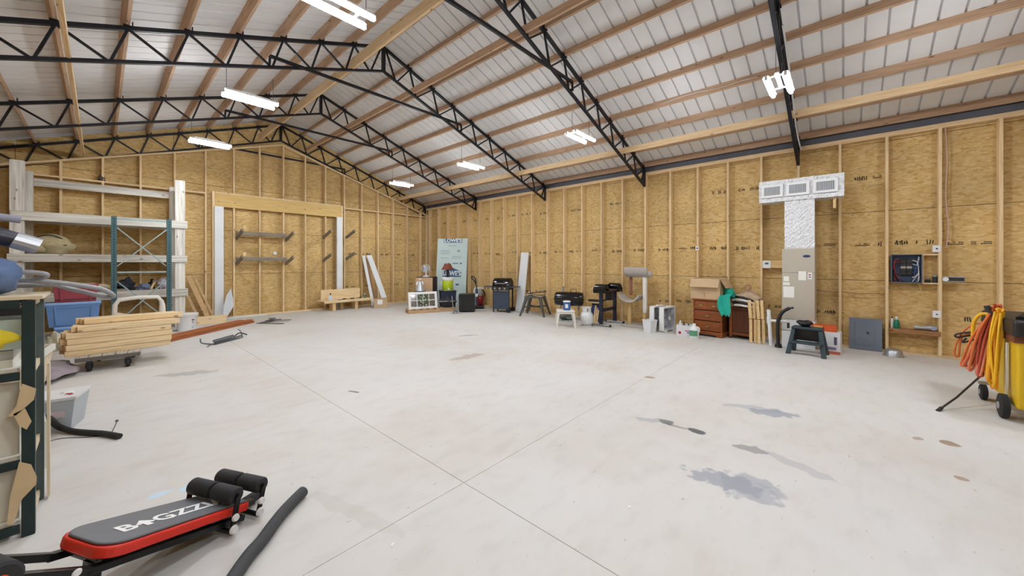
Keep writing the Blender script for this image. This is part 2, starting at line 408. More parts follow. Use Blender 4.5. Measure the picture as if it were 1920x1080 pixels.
MB().bx(HX0, HX1, YB-.012, YB+.08, HZ0, HZ1-.04).build('header_beam', make_wood('header_lumber', (204, 168, 102), (226, 192, 128), 0), wb)
MB().bx(HX0, HX1, YB-.014, YB+STD, HZ1-.039, HZ1).build('header_plate', STUDX, wb)
MB().bx(HX0-.06, HX0+.0, YB, YB+STD, .038, HZ1).build('jamb_stud', STUDZ, wb)
MB().bx(HX1-.0, HX1+.06, YB, YB+STD, .038, HZ1).build('jamb_stud', STUDZ, wb)
WPOST = mat('white_painted_post', (226, 228, 230), .55, 0, .05, 4)
for a, c in ((1.35*H, 1.478*H), (3.47*H, 3.585*H)):
    MB().bx(a, c, YB-.10, YB-.013, 0, HZ0-.003).build('white_post', WPOST, wb, bevel=.004)
LEAKM = mat('leak_block_brown', (74, 58, 44), .8)  # unseen outer sheets, added to stop light leaking through the sheathing gaps
MB().bx(XR+.2, XR+.22, YF-.3, YB+.3, 0, TOP).build('leak_block_sheet', LEAKM, wr)
MB().prism([(XL-.2, 0), (XR+.2, 0), (XR+.2, TOP), (XC, 3.79*H+.13), (XL-.2, TOP)], 0, .02, Matrix(((1,0,0,0),(0,0,1,YB+.28),(0,1,0,0),(0,0,0,1)))).build('leak_block_sheet', LEAKM, wb)
# ---- left and front walls (out of the picture, they close the room)
wl = struct('wall_left')
osb_sheets(wl, YF, YB+STD, lambda a, z, d: (XL-STD-d, a, z), TOP)
y = YF+.3
while y < YB-.1:
    inst(stud, 'stud', wl, (XL-STD/2, y, .038+(TOP-.114)/2)); y += SP
MB().bx(XL-STD, XL, YF, YB, 0, .038).build('bottom_plate', STUDY, wl)
MB().bx(XL-STD, XL, YF, YB, TOP-.076, TOP).build('top_plate', STUDY, wl)
MB().bx(XL-.06, XL-.03, YF, YB+STD, TOP+.001, zt(XL)+.20).build('eave_shade_strip', GALV_SHADE, wl)
MB().bx(XL-.22, XL-.2, YF-.3, YB+.3, 0, TOP).build('leak_block_sheet', LEAKM, wl)
wf = struct('wall_front')
MB().prism([(XL-.2, 0), (XR+.2, 0), (XR+.2, TOP), (XC, 3.79*H+.13), (XL-.2, TOP)], 0, .02, Matrix(((1,0,0,0),(0,0,1,YF-.25),(0,1,0,0),(0,0,0,1)))).build('leak_block_sheet', LEAKM, wf)
osb_sheets(wf, XL-STD, XR+STD, lambda a, z, d: (a, YF-STD-d, z), 7, row_z=(0, 1.22, 2.44, 3.66, 4.88, 6.1), off=(0, .5, 0, .5, 0), clip=clip)

# ================================================================== roof
ceil = struct('ceiling')
th = math.atan(sl); PH = .14
y0r, y1r = YF-.3, YB+.45
def roof_panel():
    wv = .914; pts = [(0, 0)]
    for k in range(4):
        c = (k+.5)*wv/4; pts += [(c-.014, 0), (c-.009, .032), (c+.009, .032), (c+.014, 0)]
    pts.append((wv, 0)); L = (HW+.75)/math.cos(th); n = len(pts)
    # local: y along the building, x down the slope
    vs = [(x, y, z+d) for d in (0, .0015) for x in (0, L) for y, z in pts]
    fs = []
    for i in range(n-1):
        fs += [(i, i+1, n+i+1, n+i), (2*n+i, 3*n+i, 3*n+i+1, 2*n+i+1)]
    fs += [(0, n, 3*n, 2*n), (n-1, 3*n-1, 4*n-1, 2*n-1)]
    return MB().add(vs, fs).mesh('roof_panel')
rp = roof_panel(); rp.materials.append(ROOFM)
zr = 3.79*H+PH/math.cos(th)+.008
k = 0
while y0r+.914*k < y1r:
    for s in (1, -1):
        o = bpy.data.objects.new('roof_panel', rp); COL.objects.link(o); o.parent = ceil
        o.location = (XC, y0r+.914*k+(0 if s > 0 else .914), zr+random.uniform(0, .002)); o.rotation_euler = (0, th, 0) if s > 0 else (0, th, math.pi)
    k += 1
DX = [(.384+.379*k)*H for k in range(9)]
pl = MB().bx(-STW/2, STW/2, y0r+.05, y1r-.05, 0, PH).build('purlin', PURL, ceil)
for s in (1, -1):
    for i, dx in enumerate(DX):
        x = XC+s*dx
        o = pl if (s == 1 and i == 0) else inst(pl, 'purlin', ceil)
        o.location = (x, 0, zt(x)+.012); o.rotation_euler = (0, s*th, 0)
MB().bx(XC-.15, XC+.15, y0r, y1r, zr+.01, zr+.03).build('ridge_cap', ROOFM, ceil)
# boards running the length of the shed on the bottom chords
for x, hh, m in ((5.007*H, .12, STUDY), (2.868*H, .12, PURL), (2.03*H, .19, STUDY), (-.165*H, .10, STUDY)):
    MB().bx(x-.02, x+.02, YF+.1, YB-.02, zb(x)+.035, zb(x)+.035+hh).build('brace_board', m, ceil)
MB().bx(XC-.02, XC+.02, y0r+.05, y1r-.05, zt(XC)-.02, zt(XC)+.13).build('ridge_board', PURL, ceil)

# ================================================================== trusses
TY = [.433*H, 2.405*H, 4.407*H, 6.425*H, YB+STD+.03, -1.57*H]
def truss():
    root = thing('roof_truss', '', 'truss', group='black steel roof trusses')
    def bar(name, a, b, w, h, par=root, y=0):
        return MB().bar((a[0], y, a[1]), (b[0], y, b[1]), w, h).build(name, STEEL, par)
    for s in (1, -1):
        X = lambda d: XC+s*d
        bar('top_chord', (XC, zt(XC)-.025), (X(HW-.01), zt(X(HW-.01))-.025), .05, .05)
        bar('bottom_chord', (XC, zb(XC)+.02), (X(HW-.01), zb(X(HW-.01))+.02), .05, .04)
        nb = [d+.1*H for d in DX]
        w = lambda a, b, t=.028: bar('web', (X(a), zt(X(a))-.03), (X(b), zb(X(b))+.02), t, t)
        for i, d in enumerate(DX[:-1]):
            w(d, nb[i]); w(DX[i+1], nb[i]+.012)
        w(.03*H, .17*H); w(DX[0], .19*H)
        w(HW-.06, HW-.13*H, .03)
        bar('leg', (X(HW-.035), zt(X(HW))-.02), (X(HW-.035), zb(X(HW))+.0), .05, .05)
        for d in DX:
            MB().box((X(d)-s*.04, 0, zt(X(d))+.03), (.012, .07, .07)).build('purlin_clip', STEEL, root)
            MB().box((X(d)-s*.005, 0, zt(X(d))+.002), (.10, .08, .012)).build('purlin_clip', STEEL, root)
    bar('king_post', (XC, zt(XC)-.02), (XC, zb(XC)+.02), .06, .06)
    d = 1.27*H
    bar('collar_tie', (XC-d, 3.12*H), (XC+d, 3.12*H), .04, .045, y=-.046)
    for s in (1, -1): bar('collar_strap', (XC+s*d, 3.12*H), (XC+s*(d+.01), zb(XC+d)+.03), .03, .03, y=-.046)
    return root
t0 = truss()
tl = ['black steel truss over the foil duct, ending above its middle grille', 'black steel truss landing on the right wall above the grills',
      'black steel truss third from the gable wall, landing above the white board', 'black steel truss second from the gable wall',
      'black steel truss set into the gable wall above the wooden rafter plates', 'black steel truss behind the camera']
for i, y in enumerate(TY):
    o = t0 if i == 0 else copy_tree(t0)
    o.location = (0, y, 0); o['label'] = tl[i]

# ================================================================== lamps
def lamp_mat():
    m = bpy.data.materials.new('led_tube'); m.use_nodes = True; nt = m.node_tree; nt.nodes.clear()
    e = N(nt, 'ShaderNodeEmission'); e.inputs[0].default_value = (.90, .95, 1.0, 1); e.inputs[1].default_value = LAMP_POWER
    o = N(nt, 'ShaderNodeOutputMaterial'); nt.links.new(e.outputs[0], o.inputs[0]); return m
LED = lamp_mat(); HOUS = mat('white_lamp_housing', (225, 226, 228), .4)
def lamp():
    r = thing('strip_light', '', 'light', group='twin tube strip lights hung from the trusses')
    L = .66
    MB().bx(-.25, .25, -.025, .025, .0605, .09).build('ballast_housing', HOUS, r, bevel=.005)
    for e in (-1, 1): MB().bx(e*.22-.012, e*.22+.012, -.10, .10, .046, .0600).build('cross_bar', HOUS, r)
    for s in (-1, 1):
        MB().tube([(-L/2, s*.10, 0), (L/2, s*.10, 0)], .024, 8).build('tube', LED, r)
        mb = MB(); mb.add([(x, s*.10+y, z) for x in (-L/2, L/2) for y, z in ((-.036, .012), (-.02, .038), (.02, .038), (.036, .012), (.040, .014), (.022, .043), (-.022, .043), (-.040, .014))], [(0,1,2,3,4,5,6,7), (15,14,13,12,11,10,9,8)]+[(i, 8+i, 8+(i+1) % 8, (i+1) % 8) for i in range(8)]); mb.build('reflector', HOUS, r)
        for e in (-1, 1): MB().bx(e*L/2-.012, e*L/2+.012, s*.10-.018, s*.10+.018, -.02, .037).build('socket', HOUS, r)
        MB().tube([(s*L*.45, 0, .06), (s*L*.45, 0, .42)], .004, 5).build('hanging_chain', GALV_SHADE, r)
    return r
lp = lamp()
LZ = 2.60*H
spots = [(1.0*H, TY[1], 'bright strip light at the top edge, cut by the frame'), (1.0*H, TY[2], 'bright strip light hanging from the third truss on the left slope'),
         (1.0*H, TY[3], 'bright strip light hanging lowest, just above the gable studs'), (3.92*H, TY[0], 'bright strip light seen end-on above the foil duct'),
         (3.92*H, TY[1], 'bright strip light over the right side, above the grills'), (3.92*H, TY[2], 'bright strip light over the right side, above the white leaning board'),
         (3.92*H, TY[3], 'smallest bright strip light on the right slope, nearest the gable wall'),
         (1.0*H, TY[0], 'strip light overhead behind the camera'), (1.0*H, TY[5], 'strip light behind the camera on the left slope'), (3.92*H, TY[5], 'strip light behind the camera on the right slope')]
for i, (x, y, lb) in enumerate(spots):
    o = lp if i == 0 else copy_tree(lp)
    z = 2.62*H if x < 2*H else 2.53*H
    o.location = (x, y-.02, z); o['label'] = lb

# ================================================================== shared helpers for things
RW = -math.pi/2                 # things against the right wall face the room
def text_part(body, size, m, parent, M, name='lettering', ext=.0008, sx=1.0, bold=.0):
    cu = bpy.data.curves.new('lettering', 'FONT'); cu.body = body; cu.size = size; cu.align_x = 'CENTER'; cu.align_y = 'CENTER'; cu.extrude = ext; cu.offset = bold; cu.resolution_u = 3
    o = bpy.data.objects.new('tmp', cu); COL.objects.link(o)
    dg = bpy.context.evaluated_depsgraph_get(); me = bpy.data.meshes.new_from_object(o.evaluated_get(dg))
    bpy.data.objects.remove(o)
    me.transform(M @ Matrix.Diagonal((sx, 1, 1, 1))); me.materials.clear(); me.materials.append(m); me.name = name
    q = bpy.data.objects.new(name, me); COL.objects.link(q); q.parent = parent
    return q
def plane_M(o, ux, uy):
    ux, uy = Vector(ux).normalized(), Vector(uy).normalized(); uz = ux.cross(uy)
    return Matrix(((ux.x, uy.x, uz.x, o[0]), (ux.y, uy.y, uz.y, o[1]), (ux.z, uy.z, uz.z, o[2]), (0, 0, 0, 1)))
def arc(p0, p1, p2, n=10):      # quadratic curve
    p0, p1, p2 = Vector(p0), Vector(p1), Vector(p2)
    return [(1-t)**2*p0+2*t*(1-t)*p1+t*t*p2 for t in (i/n for i in range(n+1))]
def spline(P, n=6):             # Catmull-Rom through points
    P = [Vector(p) for p in P]; out = []
    for i in range(len(P)-1):
        a, b, c, d = P[max(i-1, 0)], P[i], P[i+1], P[min(i+2, len(P)-1)]
        for k in range(n):
            t = k/n; out.append(.5*((2*b)+(c-a)*t+(2*a-5*b+4*c-d)*t*t+(3*b-a-3*c+d)*t**3))
    return out+[P[-1]]
def frustum(mb, w0, d0, w1, d1, z0, z1, t=.006, open_top=True):   # tapered rectangular tub
    o0 = [(-w0/2, -d0/2, z0), (w0/2, -d0/2, z0), (w0/2, d0/2, z0), (-w0/2, d0/2, z0)]
    o1 = [(-w1/2, -d1/2, z1), (w1/2, -d1/2, z1), (w1/2, d1/2, z1), (-w1/2, d1/2, z1)]
    if not open_top:
        return mb.add(o0+o1, [(3,2,1,0), (4,5,6,7), (0,1,5,4), (1,2,6,5), (2,3,7,6), (3,0,4,7)])
    i1 = [(x-math.copysign(t, x), y-math.copysign(t, y), z) for x, y, z in o1]
    i0 = [(x-math.copysign(t, x), y-math.copysign(t, y), z0+t) for x, y, z in o0]
    fs = [(3,2,1,0)]+[(i, (i+1) % 4, 4+(i+1) % 4, 4+i) for i in range(4)]+[(4+i, 4+(i+1) % 4, 8+(i+1) % 4, 8+i) for i in range(4)]
    fs += [(8+i, 8+(i+1) % 4, 12+(i+1) % 4, 12+i) for i in range(4)]+[(12, 13, 14, 15)]
    return mb.add(o0+o1+i1+i0, fs)
BLACK = mat('black_plastic', (24, 24, 26), .45, 0, .25, 10)
DARK = mat('dark_grey_metal', (58, 60, 64), .45, .4, .2, 10)
CHROME = mat('chrome_tube', (200, 202, 206), .22, .9, .08, 10)
SILV = mat('brushed_silver', (178, 180, 184), .35, .7, .1, 10)
WPL = mat('white_plastic', (232, 233, 235), .4, 0, .04, 6)
CARD = mat('cardboard', (196, 168, 132), .85, 0, .08, 5, bump=.1)
RUBB = mat('rubber', (34, 34, 36), .8, 0, .2, 20)
PINE = make_wood('pine_board', (212, 182, 136), (236, 212, 172), 0)
PINEY = make_wood('pine_board_y', (206, 168, 112), (228, 194, 142), 1)
PINEZ = make_wood('pine_post', (206, 172, 118), (230, 200, 150), 2)
PAPER = mat('paper', (236, 236, 232), .8, 0, .03, 4)
INK = mat('printed_ink', (58, 46, 36), .9, 0, .1, 10)

# ================================================================== stamps printed on the sheets
def stamp(parent, to3, a0, a1, z, seed, hgt=.085):
    R = random.Random(seed); mb = MB(); a = a0
    while a < a1:
        wd = R.uniform(.05, .22)
        if a+wd > a1: break
        n = int(wd/.028); kind = R.random()
        for k in range(n):
            x = a+k*.028; hh = hgt*R.uniform(.45, 1)
            if kind < .3:
                mb.add([to3(x, z-.02, .0), to3(x+.026, z-.02, .0), to3(x+.026, z-.006, .0), to3(x, z-.006, .0)], [(0,1,2,3)])
                if R.random() < .7: mb.add([to3(x, z+.008, .0), to3(x+.026, z+.008, .0), to3(x+.026, z+.02, .0), to3(x, z+.02, .0)], [(0,1,2,3)])
            else:
                s = R.uniform(-.008, .012); t = R.uniform(.009, .017)
                mb.add([to3(x, z-hh/2, 0), to3(x+t, z-hh/2, 0), to3(x+t+s, z+hh/2, 0), to3(x+s, z+hh/2, 0)], [(0,1,2,3)])
                if R.random() < .7:
                    q = R.uniform(-.5, .4)*hh
                    mb.add([to3(x, z+q, 0), to3(x+.022, z+q, 0), to3(x+.022, z+q+.01, 0), to3(x, z+q+.01, 0)], [(0,1,2,3)])
        a += wd+R.uniform(.03, .08)
    if mb.v: mb.build('printed_mark', INK, parent)
r3 = lambda a, z, d: (XR+STD-.002, a, z)
for i in range(len(right_studs)-1):
    a, c = right_studs[i]+.06, right_studs[i+1]-.06
    if a < -2.2: continue
    for z, p in ((.62, .55), (1.86, .95), (3.08, .75)):
        if random.random() < p: stamp(wr, r3, a, c, z+random.uniform(-.03, .03), i*10+int(z*10))
b3 = lambda a, z, d: (a, YB+STD+.058, z)
bsx = [x for x in back_studs if XL <= x <= XR]
for i, x in enumerate(bsx[:-1]):
    if x < HX1: continue
    for z, p in ((.70, .7), (1.85, .9), (3.02, .6)):
        if random.random() < p: stamp(wb, b3, x+.07, x+SB-.07, z, 900+i*7+int(z*10))

# ================================================================== whitewashed timber shelving on the gable wall
YS = 11.86
sh = thing('timber_shelf', 'tall whitewashed timber shelving against the gable wall', 'shelf', (0, 0, 0))
pxl, pxr = (-1.165, -.99), (1.19, 1.372)
for a, c, hgt in ((*pxl, 2.30*H), (*pxr, 2.296*H)):
    MB().bx(a, c-.03, YS, YS+.05, 0, hgt).build('front_post', WHITEWZ, sh, bevel=.004)
    MB().bx(c-.028, c, YS+.01, YS+.16, 0, hgt).build('front_post', WHITEWZ, sh)
for a, c in ((-1.06, -.935), (1.155, 1.275)):
    MB().bx(a, c, YB-.16, YB-.115, 0, 2.25*H).build('rear_post', WHITEWZ, sh)
LV = [(1.54, 1.66, -1.15, 1.41), (1.012, 1.117, -1.19, 1.405), (.48, .60, -1.17, 1.42)]
for z0, z1, a, c in LV:
    MB().bx(a, c, YS-.045, YS-.002, z0*H, z1*H).build('front_rail', WHITEW, sh, bevel=.004)
    MB().bx(-1.1, 1.3, YB-.20, YB-.162, z0*H, z1*H-.052).build('rear_rail', WHITEW, sh)
    yy = YS+.005
    for k in range(5):
        if k == 0: a2, c2 = pxl[1]+.002, pxr[0]-.002
        else: a2, c2 = -1.10, 1.33
        if k == 4: a2, c2 = -.93, 1.15
        MB().bx(a2, c2, yy+.168*(k), yy+.168*(k+1)-.008, z1*H-.05, z1*H-.012).build('deck_plank', WHITEW, sh)
MB().bx(-.93, 1.15, YB-.16, YB-.12, 2.055*H, 2.16*H).build('top_rail', WHITEW, sh)
# ---- teal rack upright standing in front of it
TEAL = mat('teal_rack_paint', (62, 98, 104), .5, .2, .25, 9); BRACE = mat('grey_green_brace', (150, 166, 164), .45, .3, .2, 12)
ru = thing('rack_upright', 'teal steel pallet rack upright with crossed braces before the white shelving', 'rack upright', (0, 11.16, 0))
for a, c in ((.145, .228), (.965, 1.075)):
    m = (a+c)/2
    MB().bx(m-.04, m+.04, -.035, -.030, 0, 2.49).build('column_face', TEAL, ru)
    MB().bx(m-.04, m-.035, -.030, .04, 0, 2.49).build('column_side', TEAL, ru)
    MB().bx(m+.035, m+.04, -.030, .04, 0, 2.49).build('column_side', TEAL, ru)
    mb = MB()
    for k in range(46): mb.bx(m-.012, m+.012, -.0362, -.0352, .08+k*.052, .102+k*.052)
    mb.build('slot', BLACK, ru); 
    MB().bx(m-.07, m+.07, -.06, .07, 0, .008).build('foot_plate', TEAL, ru)
xa, xb = .23, .975
for z in (2.44, 1.335, .22): MB().bar((xa, 0, z), (xb, 0, z), .03, .035).build('strut', BRACE, ru)
for za, zc in ((2.26, 1.46), (1.15, .30)):
    MB().bar((xa, .012, za), (xb, .012, zc), .02, .04, up=(0, 1, 0)).build('cross_brace', BRACE, ru)
    MB().bar((xa, -.012, zc), (xb, -.012, za), .02, .04, up=(0, 1, 0)).build('cross_brace', BRACE, ru)

# ---- things lying on the shelves
def lump(name, label, cat, c, r, m, jit=.35, seed=1, group=None, nu=18, nv=10):
    """soft sagging bundle: flattened underside resting at c.z"""
    mb = MB(); mb.ball((0, 0, r[2]), r, nu, nv, jit, seed)
    mb.v = [(x, y, max(z, 0)) for x, y, z in mb.v]
    o = mb.build(name, m, None, smooth=True, loc=c)
    return tag(o, label, cat, group)
CANV = mat('tan_canvas', (176, 162, 126), .9, 0, .2, 14, bump=.3)
D2 = 1.117*H-.012; D3 = .60*H-.012; D1 = 1.66*H-.012
bag = thing('canvas_bag', 'bulging tan canvas bag lying on the middle white shelf', 'bag', (-.70, 12.12, D2))
mb = MB(); mb.ball((0, 0, .19), (.33, .22, .22), 22, 12, .14, 4); mb.v = [(x, y, max(z, 0)) for x, y, z in mb.v]; mb.build('bag_body', CANV, bag, smooth=True)
MB().tube(arc((-.2, -.14, .30), (0, -.2, .50), (.2, -.12, .30)), .012, 6).build('strap', mat('dark_webbing', (64, 58, 44), .9), bag)
MB().bar((-.25, -.175, .17), (.24, -.17, .20), .02, .018).build('zip', mat('dark_webbing', (64, 58, 44), .9), bag)
MB().ball((-.15, -.2, .12), (.12, .05, .08), 12, 8, .2, 8).build('side_pocket', CANV, bag, smooth=True)
lump('rag_heap', 'cream ragged cloth heap on the lowest white shelf', 'cloth', (-.17, 12.05, D3), (.20, .12, .085), mat('cream_rag', (206, 196, 168), .9, 0, .25, 25, bump=.5), .5, 3)
lump('work_jacket', 'crumpled dark jacket on the lowest white shelf behind the rack upright', 'jacket', (.38, 12.1, D3), (.15, .12, .12), mat('dark_cloth', (44, 46, 56), .9, 0, .3, 16), .5, 5)
lump('denim_heap', 'crumpled blue-grey denim on the lowest white shelf', 'cloth', (.66, 11.98, D3), (.11, .09, .075), mat('faded_denim', (118, 132, 158), .9, 0, .3, 22), .5, 9)
lump('grey_plastic_sack', 'pale lilac plastic sack on the lowest white shelf near its right post', 'sack', (1.02, 12.10, D3), (.12, .11, .12), mat('pale_sack', (190, 184, 196), .6, 0, .15, 18), .5, 12)
lump('black_pouch', 'black pouch on the lowest white shelf beside the denim', 'pouch', (.81, 12.16, D3), (.05, .08, .11), BLACK, .3, 15)
tw = thing('wooden_tool', 'small tan wooden handled tool leaning up on the lowest white shelf', 'tool', (.84, 11.96, D3))
MB().bar((-.06, 0, .02), (.02, .03, .22), .03, .04).build('handle', PINEZ, tw); MB().bar((-.03, .02, .2), (.08, .02, .215), .035, .035).build('head', GREYW, tw)
bl = thing('blue_tin', 'small dark blue tin on the lowest white shelf beside the maroon bin', 'tin', (.05, 11.95, D3)); MB().lathe([(.05, 0), (.05, .07)], n=16).build('can', mat('dark_blue', (44, 54, 96), .4), bl); MB().lathe([(.052, .07), (.052, .08)], n=16).build('lid', SILV, bl)
tag(MB().bx(-.16, .16, -.05, .05, 0, .05).build('wood_offcut', GREYW, None, loc=(.24, 11.99, D3)), 'grey wooden offcut on the lowest white shelf left of the upright', 'offcut')
ln = thing('small_lantern', 'small dark caged lantern on the blocking above the white shelving', 'lantern', (.02, YB+.045, BLK+.02))
MB().lathe([(.0, 0), (.06, .005), (.065, .02)], n=14).build('base', DARK, ln); MB().lathe([(.05, .02), (.06, .07), (.035, .12), (.01, .135)], n=14).build('globe', mat('smoked_glass', (84, 76, 68), .25), ln)
MB().tube(arc((-.05, 0, .10), (0, 0, .22), (.05, 0, .10)), .004, 5).build('handle', DARK, ln)

# ================================================================== storage tubs
def tote(label, w, d, h, m, loc, rz, lid=None, cat='bin', name='storage_tote'):
    t = thing(name, label, cat, loc, rz)
    mb = MB(); frustum(mb, w*.86, d*.86, w*.97, d*.97, 0, h-.03); mb.build('tub', m, t, bevel=.008)
    mb = MB(); frustum(mb, w*.99, d*.99, w, d, h-.055, h-.03, t=.02); mb.build('rim', m, t)
    for s in (-1, 1):
        k = .93
        MB().bar((s*w*.30, -d*.435-.012, .03), (s*w*.335, -d*.475-.008, h-.06), .02, .018).build('rib', m, t)
    MB().bar((-w*.29, -d*.435-.01, .035), (w*.29, -d*.435-.01, .035), .014, .012).build('rib', m, t)
    MB().bar((-w*.32, -d*.475-.008, h-.08), (w*.32, -d*.475-.008, h-.08), .014, .012).build('rib', m, t)
    if lid: MB().bx(-w*.505, w*.505, -d*.505, d*.505, h-.03, h+.012).build('lid', lid, t, bevel=.01)
    else: MB().bx(-w*.44, w*.44, -d*.44, d*.44, .03, h*.55).build('contents', mat('dark_contents', (60, 52, 50), .9, 0, .5, 25), t)
    return t
BLUE = mat('blue_tote', (104, 142, 196), .45, 0, .06, 4); BLUE2 = mat('blue_tote_lid', (140, 176, 222), .45, 0, .05, 4); MAR = mat('maroon_bin', (150, 62, 76), .5, 0, .1, 5)
tx, ty = -.33, 10.62
tote('lower blue storage tote on the floor beneath another blue tote', .56, .45, .37, BLUE, (tx+.04, ty, 0), .1, BLUE2)
tote('upper blue storage tote with pale lid, under the maroon bin', .66, .46, .42, BLUE, (tx, ty, .384), .04, BLUE2)
tote('maroon bin resting on top of the blue totes', .56, .42, .34, MAR, (tx+.03, ty, .818), .02, None)
tote('added black bin filling the shaded gap left of the blue totes', .42, .45, .80, mat('shade_gap_black', (22, 22, 24), .5), (-1.02, 10.3, 0), .1, None)  # black bin added to stand for the deep shade behind the rack
bk = thing('wicker_basket', 'round brown basket on the added black bin beside the maroon bin', 'basket', (-.72, 9.6, 0))
WICK = mat('brown_wicker', (116, 74, 50), .85, 0, .3, 40, bump=.4)
bk.location = (-1.0, 10.3, .80)
mb = MB(); mb.lathe([(.10, 0), (.17, .12), (.19, .2), (.18, .2), (.16, .12), (.09, .012)], n=22); mb.build('bowl', WICK, bk, smooth=True)
for k in range(4): MB().tube([(.005+(.118+.022*k)*math.cos(a*.2856), (.118+.022*k)*math.sin(a*.2856), .04*(k+1)) for a in range(22)], .006, 5, True).build('weave_band', WICK, bk)
lump('linen_scrap', 'pale linen scrap lying in the brown basket', 'cloth', (-1.0, 10.3, .825), (.12, .11, .07), mat('linen', (214, 204, 184), .9, 0, .2, 20), .4, 22)

# ================================================================== dolly with short boards
DY = mat('weathered_dolly', (104, 98, 92), .75, 0, .25, 12)
dl = thing('flat_dolly', 'low grey four wheel dolly carrying the stack of pine boards', 'dolly', (.13, 8.27, 0), -.12)
dw, dd = .64, .86
MB().bx(-dw/2, dw/2, -dd/2, -dd/2+.09, .15, .205).build('side_rail', DY, dl, bevel=.005)
MB().bx(-dw/2, dw/2, dd/2-.09, dd/2, .15, .205).build('side_rail', DY, dl, bevel=.005)
for k in range(5):
    a = -dw/2+.002+k*dw/5; MB().bx(a, a+dw/5-.01, -dd/2, dd/2, .206, .224).build('deck_plank', make_wood('grey_ply', (168, 160, 148), (206, 200, 188), 1) if 'grey_ply' not in MATS else MATS['grey_ply'], dl)
for sx in (-1, 1):
    for sy in (-1, 1):
        f = MB().bx(-.03, .03, -.03, .03, .11, .15).build('caster', DARK, dl, loc=(sx*(dw/2-.13), sy*(dd/2-.06), 0))
        MB().bx(-.035, -.029, -.03, .03, .05, .115).build('fork', DARK, f); MB().bx(.029, .035, -.03, .03, .05, .115).build('fork', DARK, f)
        MB().lathe([(.058, -.022), (.062, -.012), (.062, .012), (.058, .022)], (0, 0, .062), 18, 'x').build('wheel', RUBB, f)
R = random.Random(5); LB = 1.08
bd = MB().bx(-LB/2, LB/2, -.043, .043, 0, .078).build('lumber_board', PINE, None, bevel=.003, seg=1)
first = True; bz = .226
for row in range(6):
    for k in range(5):
        if row == 5 and k < 2: continue
        o = bd if first else inst(bd, 'lumber_board', None)
        first = False
        tag(o, 'short pine board in the stack on the low grey dolly', 'board', 'pine boards stacked on the dolly')
        off = R.uniform(-.04, .04)+(.05*(row-2) if row > 3 else 0)
        p = Vector((.0+off, -.20+k*.095+R.uniform(-.006, .006), 0)); ca, sa = math.cos(.04), math.sin(.04)
        o.location = (.19+p.x*ca-p.y*sa, 8.22+p.x*sa+p.y*ca, bz+row*.0825); o.rotation_euler = (R.uniform(-.012, .012), 0, .04+R.uniform(-.012, .012))
# white wrapped frame behind the boards
WRAP = mat('white_wrapping', (226, 222, 214), .7, 0, .1, 20, bump=.4)
wf2 = thing('wrapped_frame', 'white wrapped tube arch standing behind the stacked pine boards', 'frame', (0, 9.45, 0))
a, c = .17, .76
MB().tube([(a-.03, 0, 0), (a, 0, .80), (a+.05, 0, .88), ((a+c)/2, 0, .91), (c-.05, 0, .90), (c, 0, .82), (c+.03, 0, 0)], .035, 10).build('tube', WRAP, wf2, smooth=True)
MB().lathe([(.042, 0), (.05, .05), (.044, .22), (.036, .28)], (c+.01, 0, .5), 12).build('loose_wrap', WRAP, wf2, smooth=True)
MB().box((a+.07, -.045, .58), (.17, .012, .14), R=Matrix.Rotation(.3, 3, 'Y')).build('card_tag', mat('cream_card', (226, 216, 196), .8), wf2)

# ---- reddish boards on the floor
RED = make_wood('redwood_board', (138, 78, 44), (178, 110, 66), 0, knots=False, ovar=.12)
ra, rb = Vector((.62, 9.52, 0)), Vector((2.60, 11.32, 0)); rd = (rb-ra); rL = rd.length; ang = math.atan2(rd.y, rd.x); nrm = Vector((-math.sin(ang), math.cos(ang), 0))
for k, (o_, z, l_, lab) in enumerate([(0, 0, 1, 'long reddish stained board nearest the open floor, bottom layer'), (.155, 0, .97, 'long reddish stained board in the middle of the floor pile'), (.31, 0, .9, 'long reddish stained board at the back of the floor pile'), (.02, .042, .98, 'upper reddish stained board lying over the floor pile, front'), (.20, .042, .92, 'upper reddish stained board lying over the floor pile, rear')]):
    m = (ra+rb)/2+nrm*o_; o = MB().bx(-rL*l_/2, rL*l_/2, -.07, .07, 0, .04).build('stained_board', RED, None, bevel=.003, seg=1, loc=(m.x, m.y, z)); o.rotation_euler = (0, 0, ang)
    tag(o, lab, 'board', 'reddish boards piled on the floor')
# ---- white bucket
bu = thing('bucket', 'white plastic bucket with lid beside the teal upright', 'bucket', (1.31, 11.08, 0))
MB().lathe([(.165, 0), (.185, .33), (.2, .335), (.2, .36), (.185, .362)], n=28).build('pail', WPL, bu, smooth=True)
MB().lathe([(.197, .36), (.205, .365), (.205, .385), (.19, .39)], n=28).build('lid', WPL, bu, smooth=True)
MB().tube(arc((-.2, -.02, .34), (0, -.27, .18), (.2, -.02, .34), 12), .004, 6).build('bail_handle', SILV, bu)
for (x, z, s) in ((.085, .25, .05), (.085, .20, .03), (.08, .08, .025)): MB().box((x, -.162, z), (s, .004, s*.6), R=Matrix.Rotation(.5, 3, 'Z')).build('print_mark', mat('grey_print', (110, 112, 122), .8), bu)
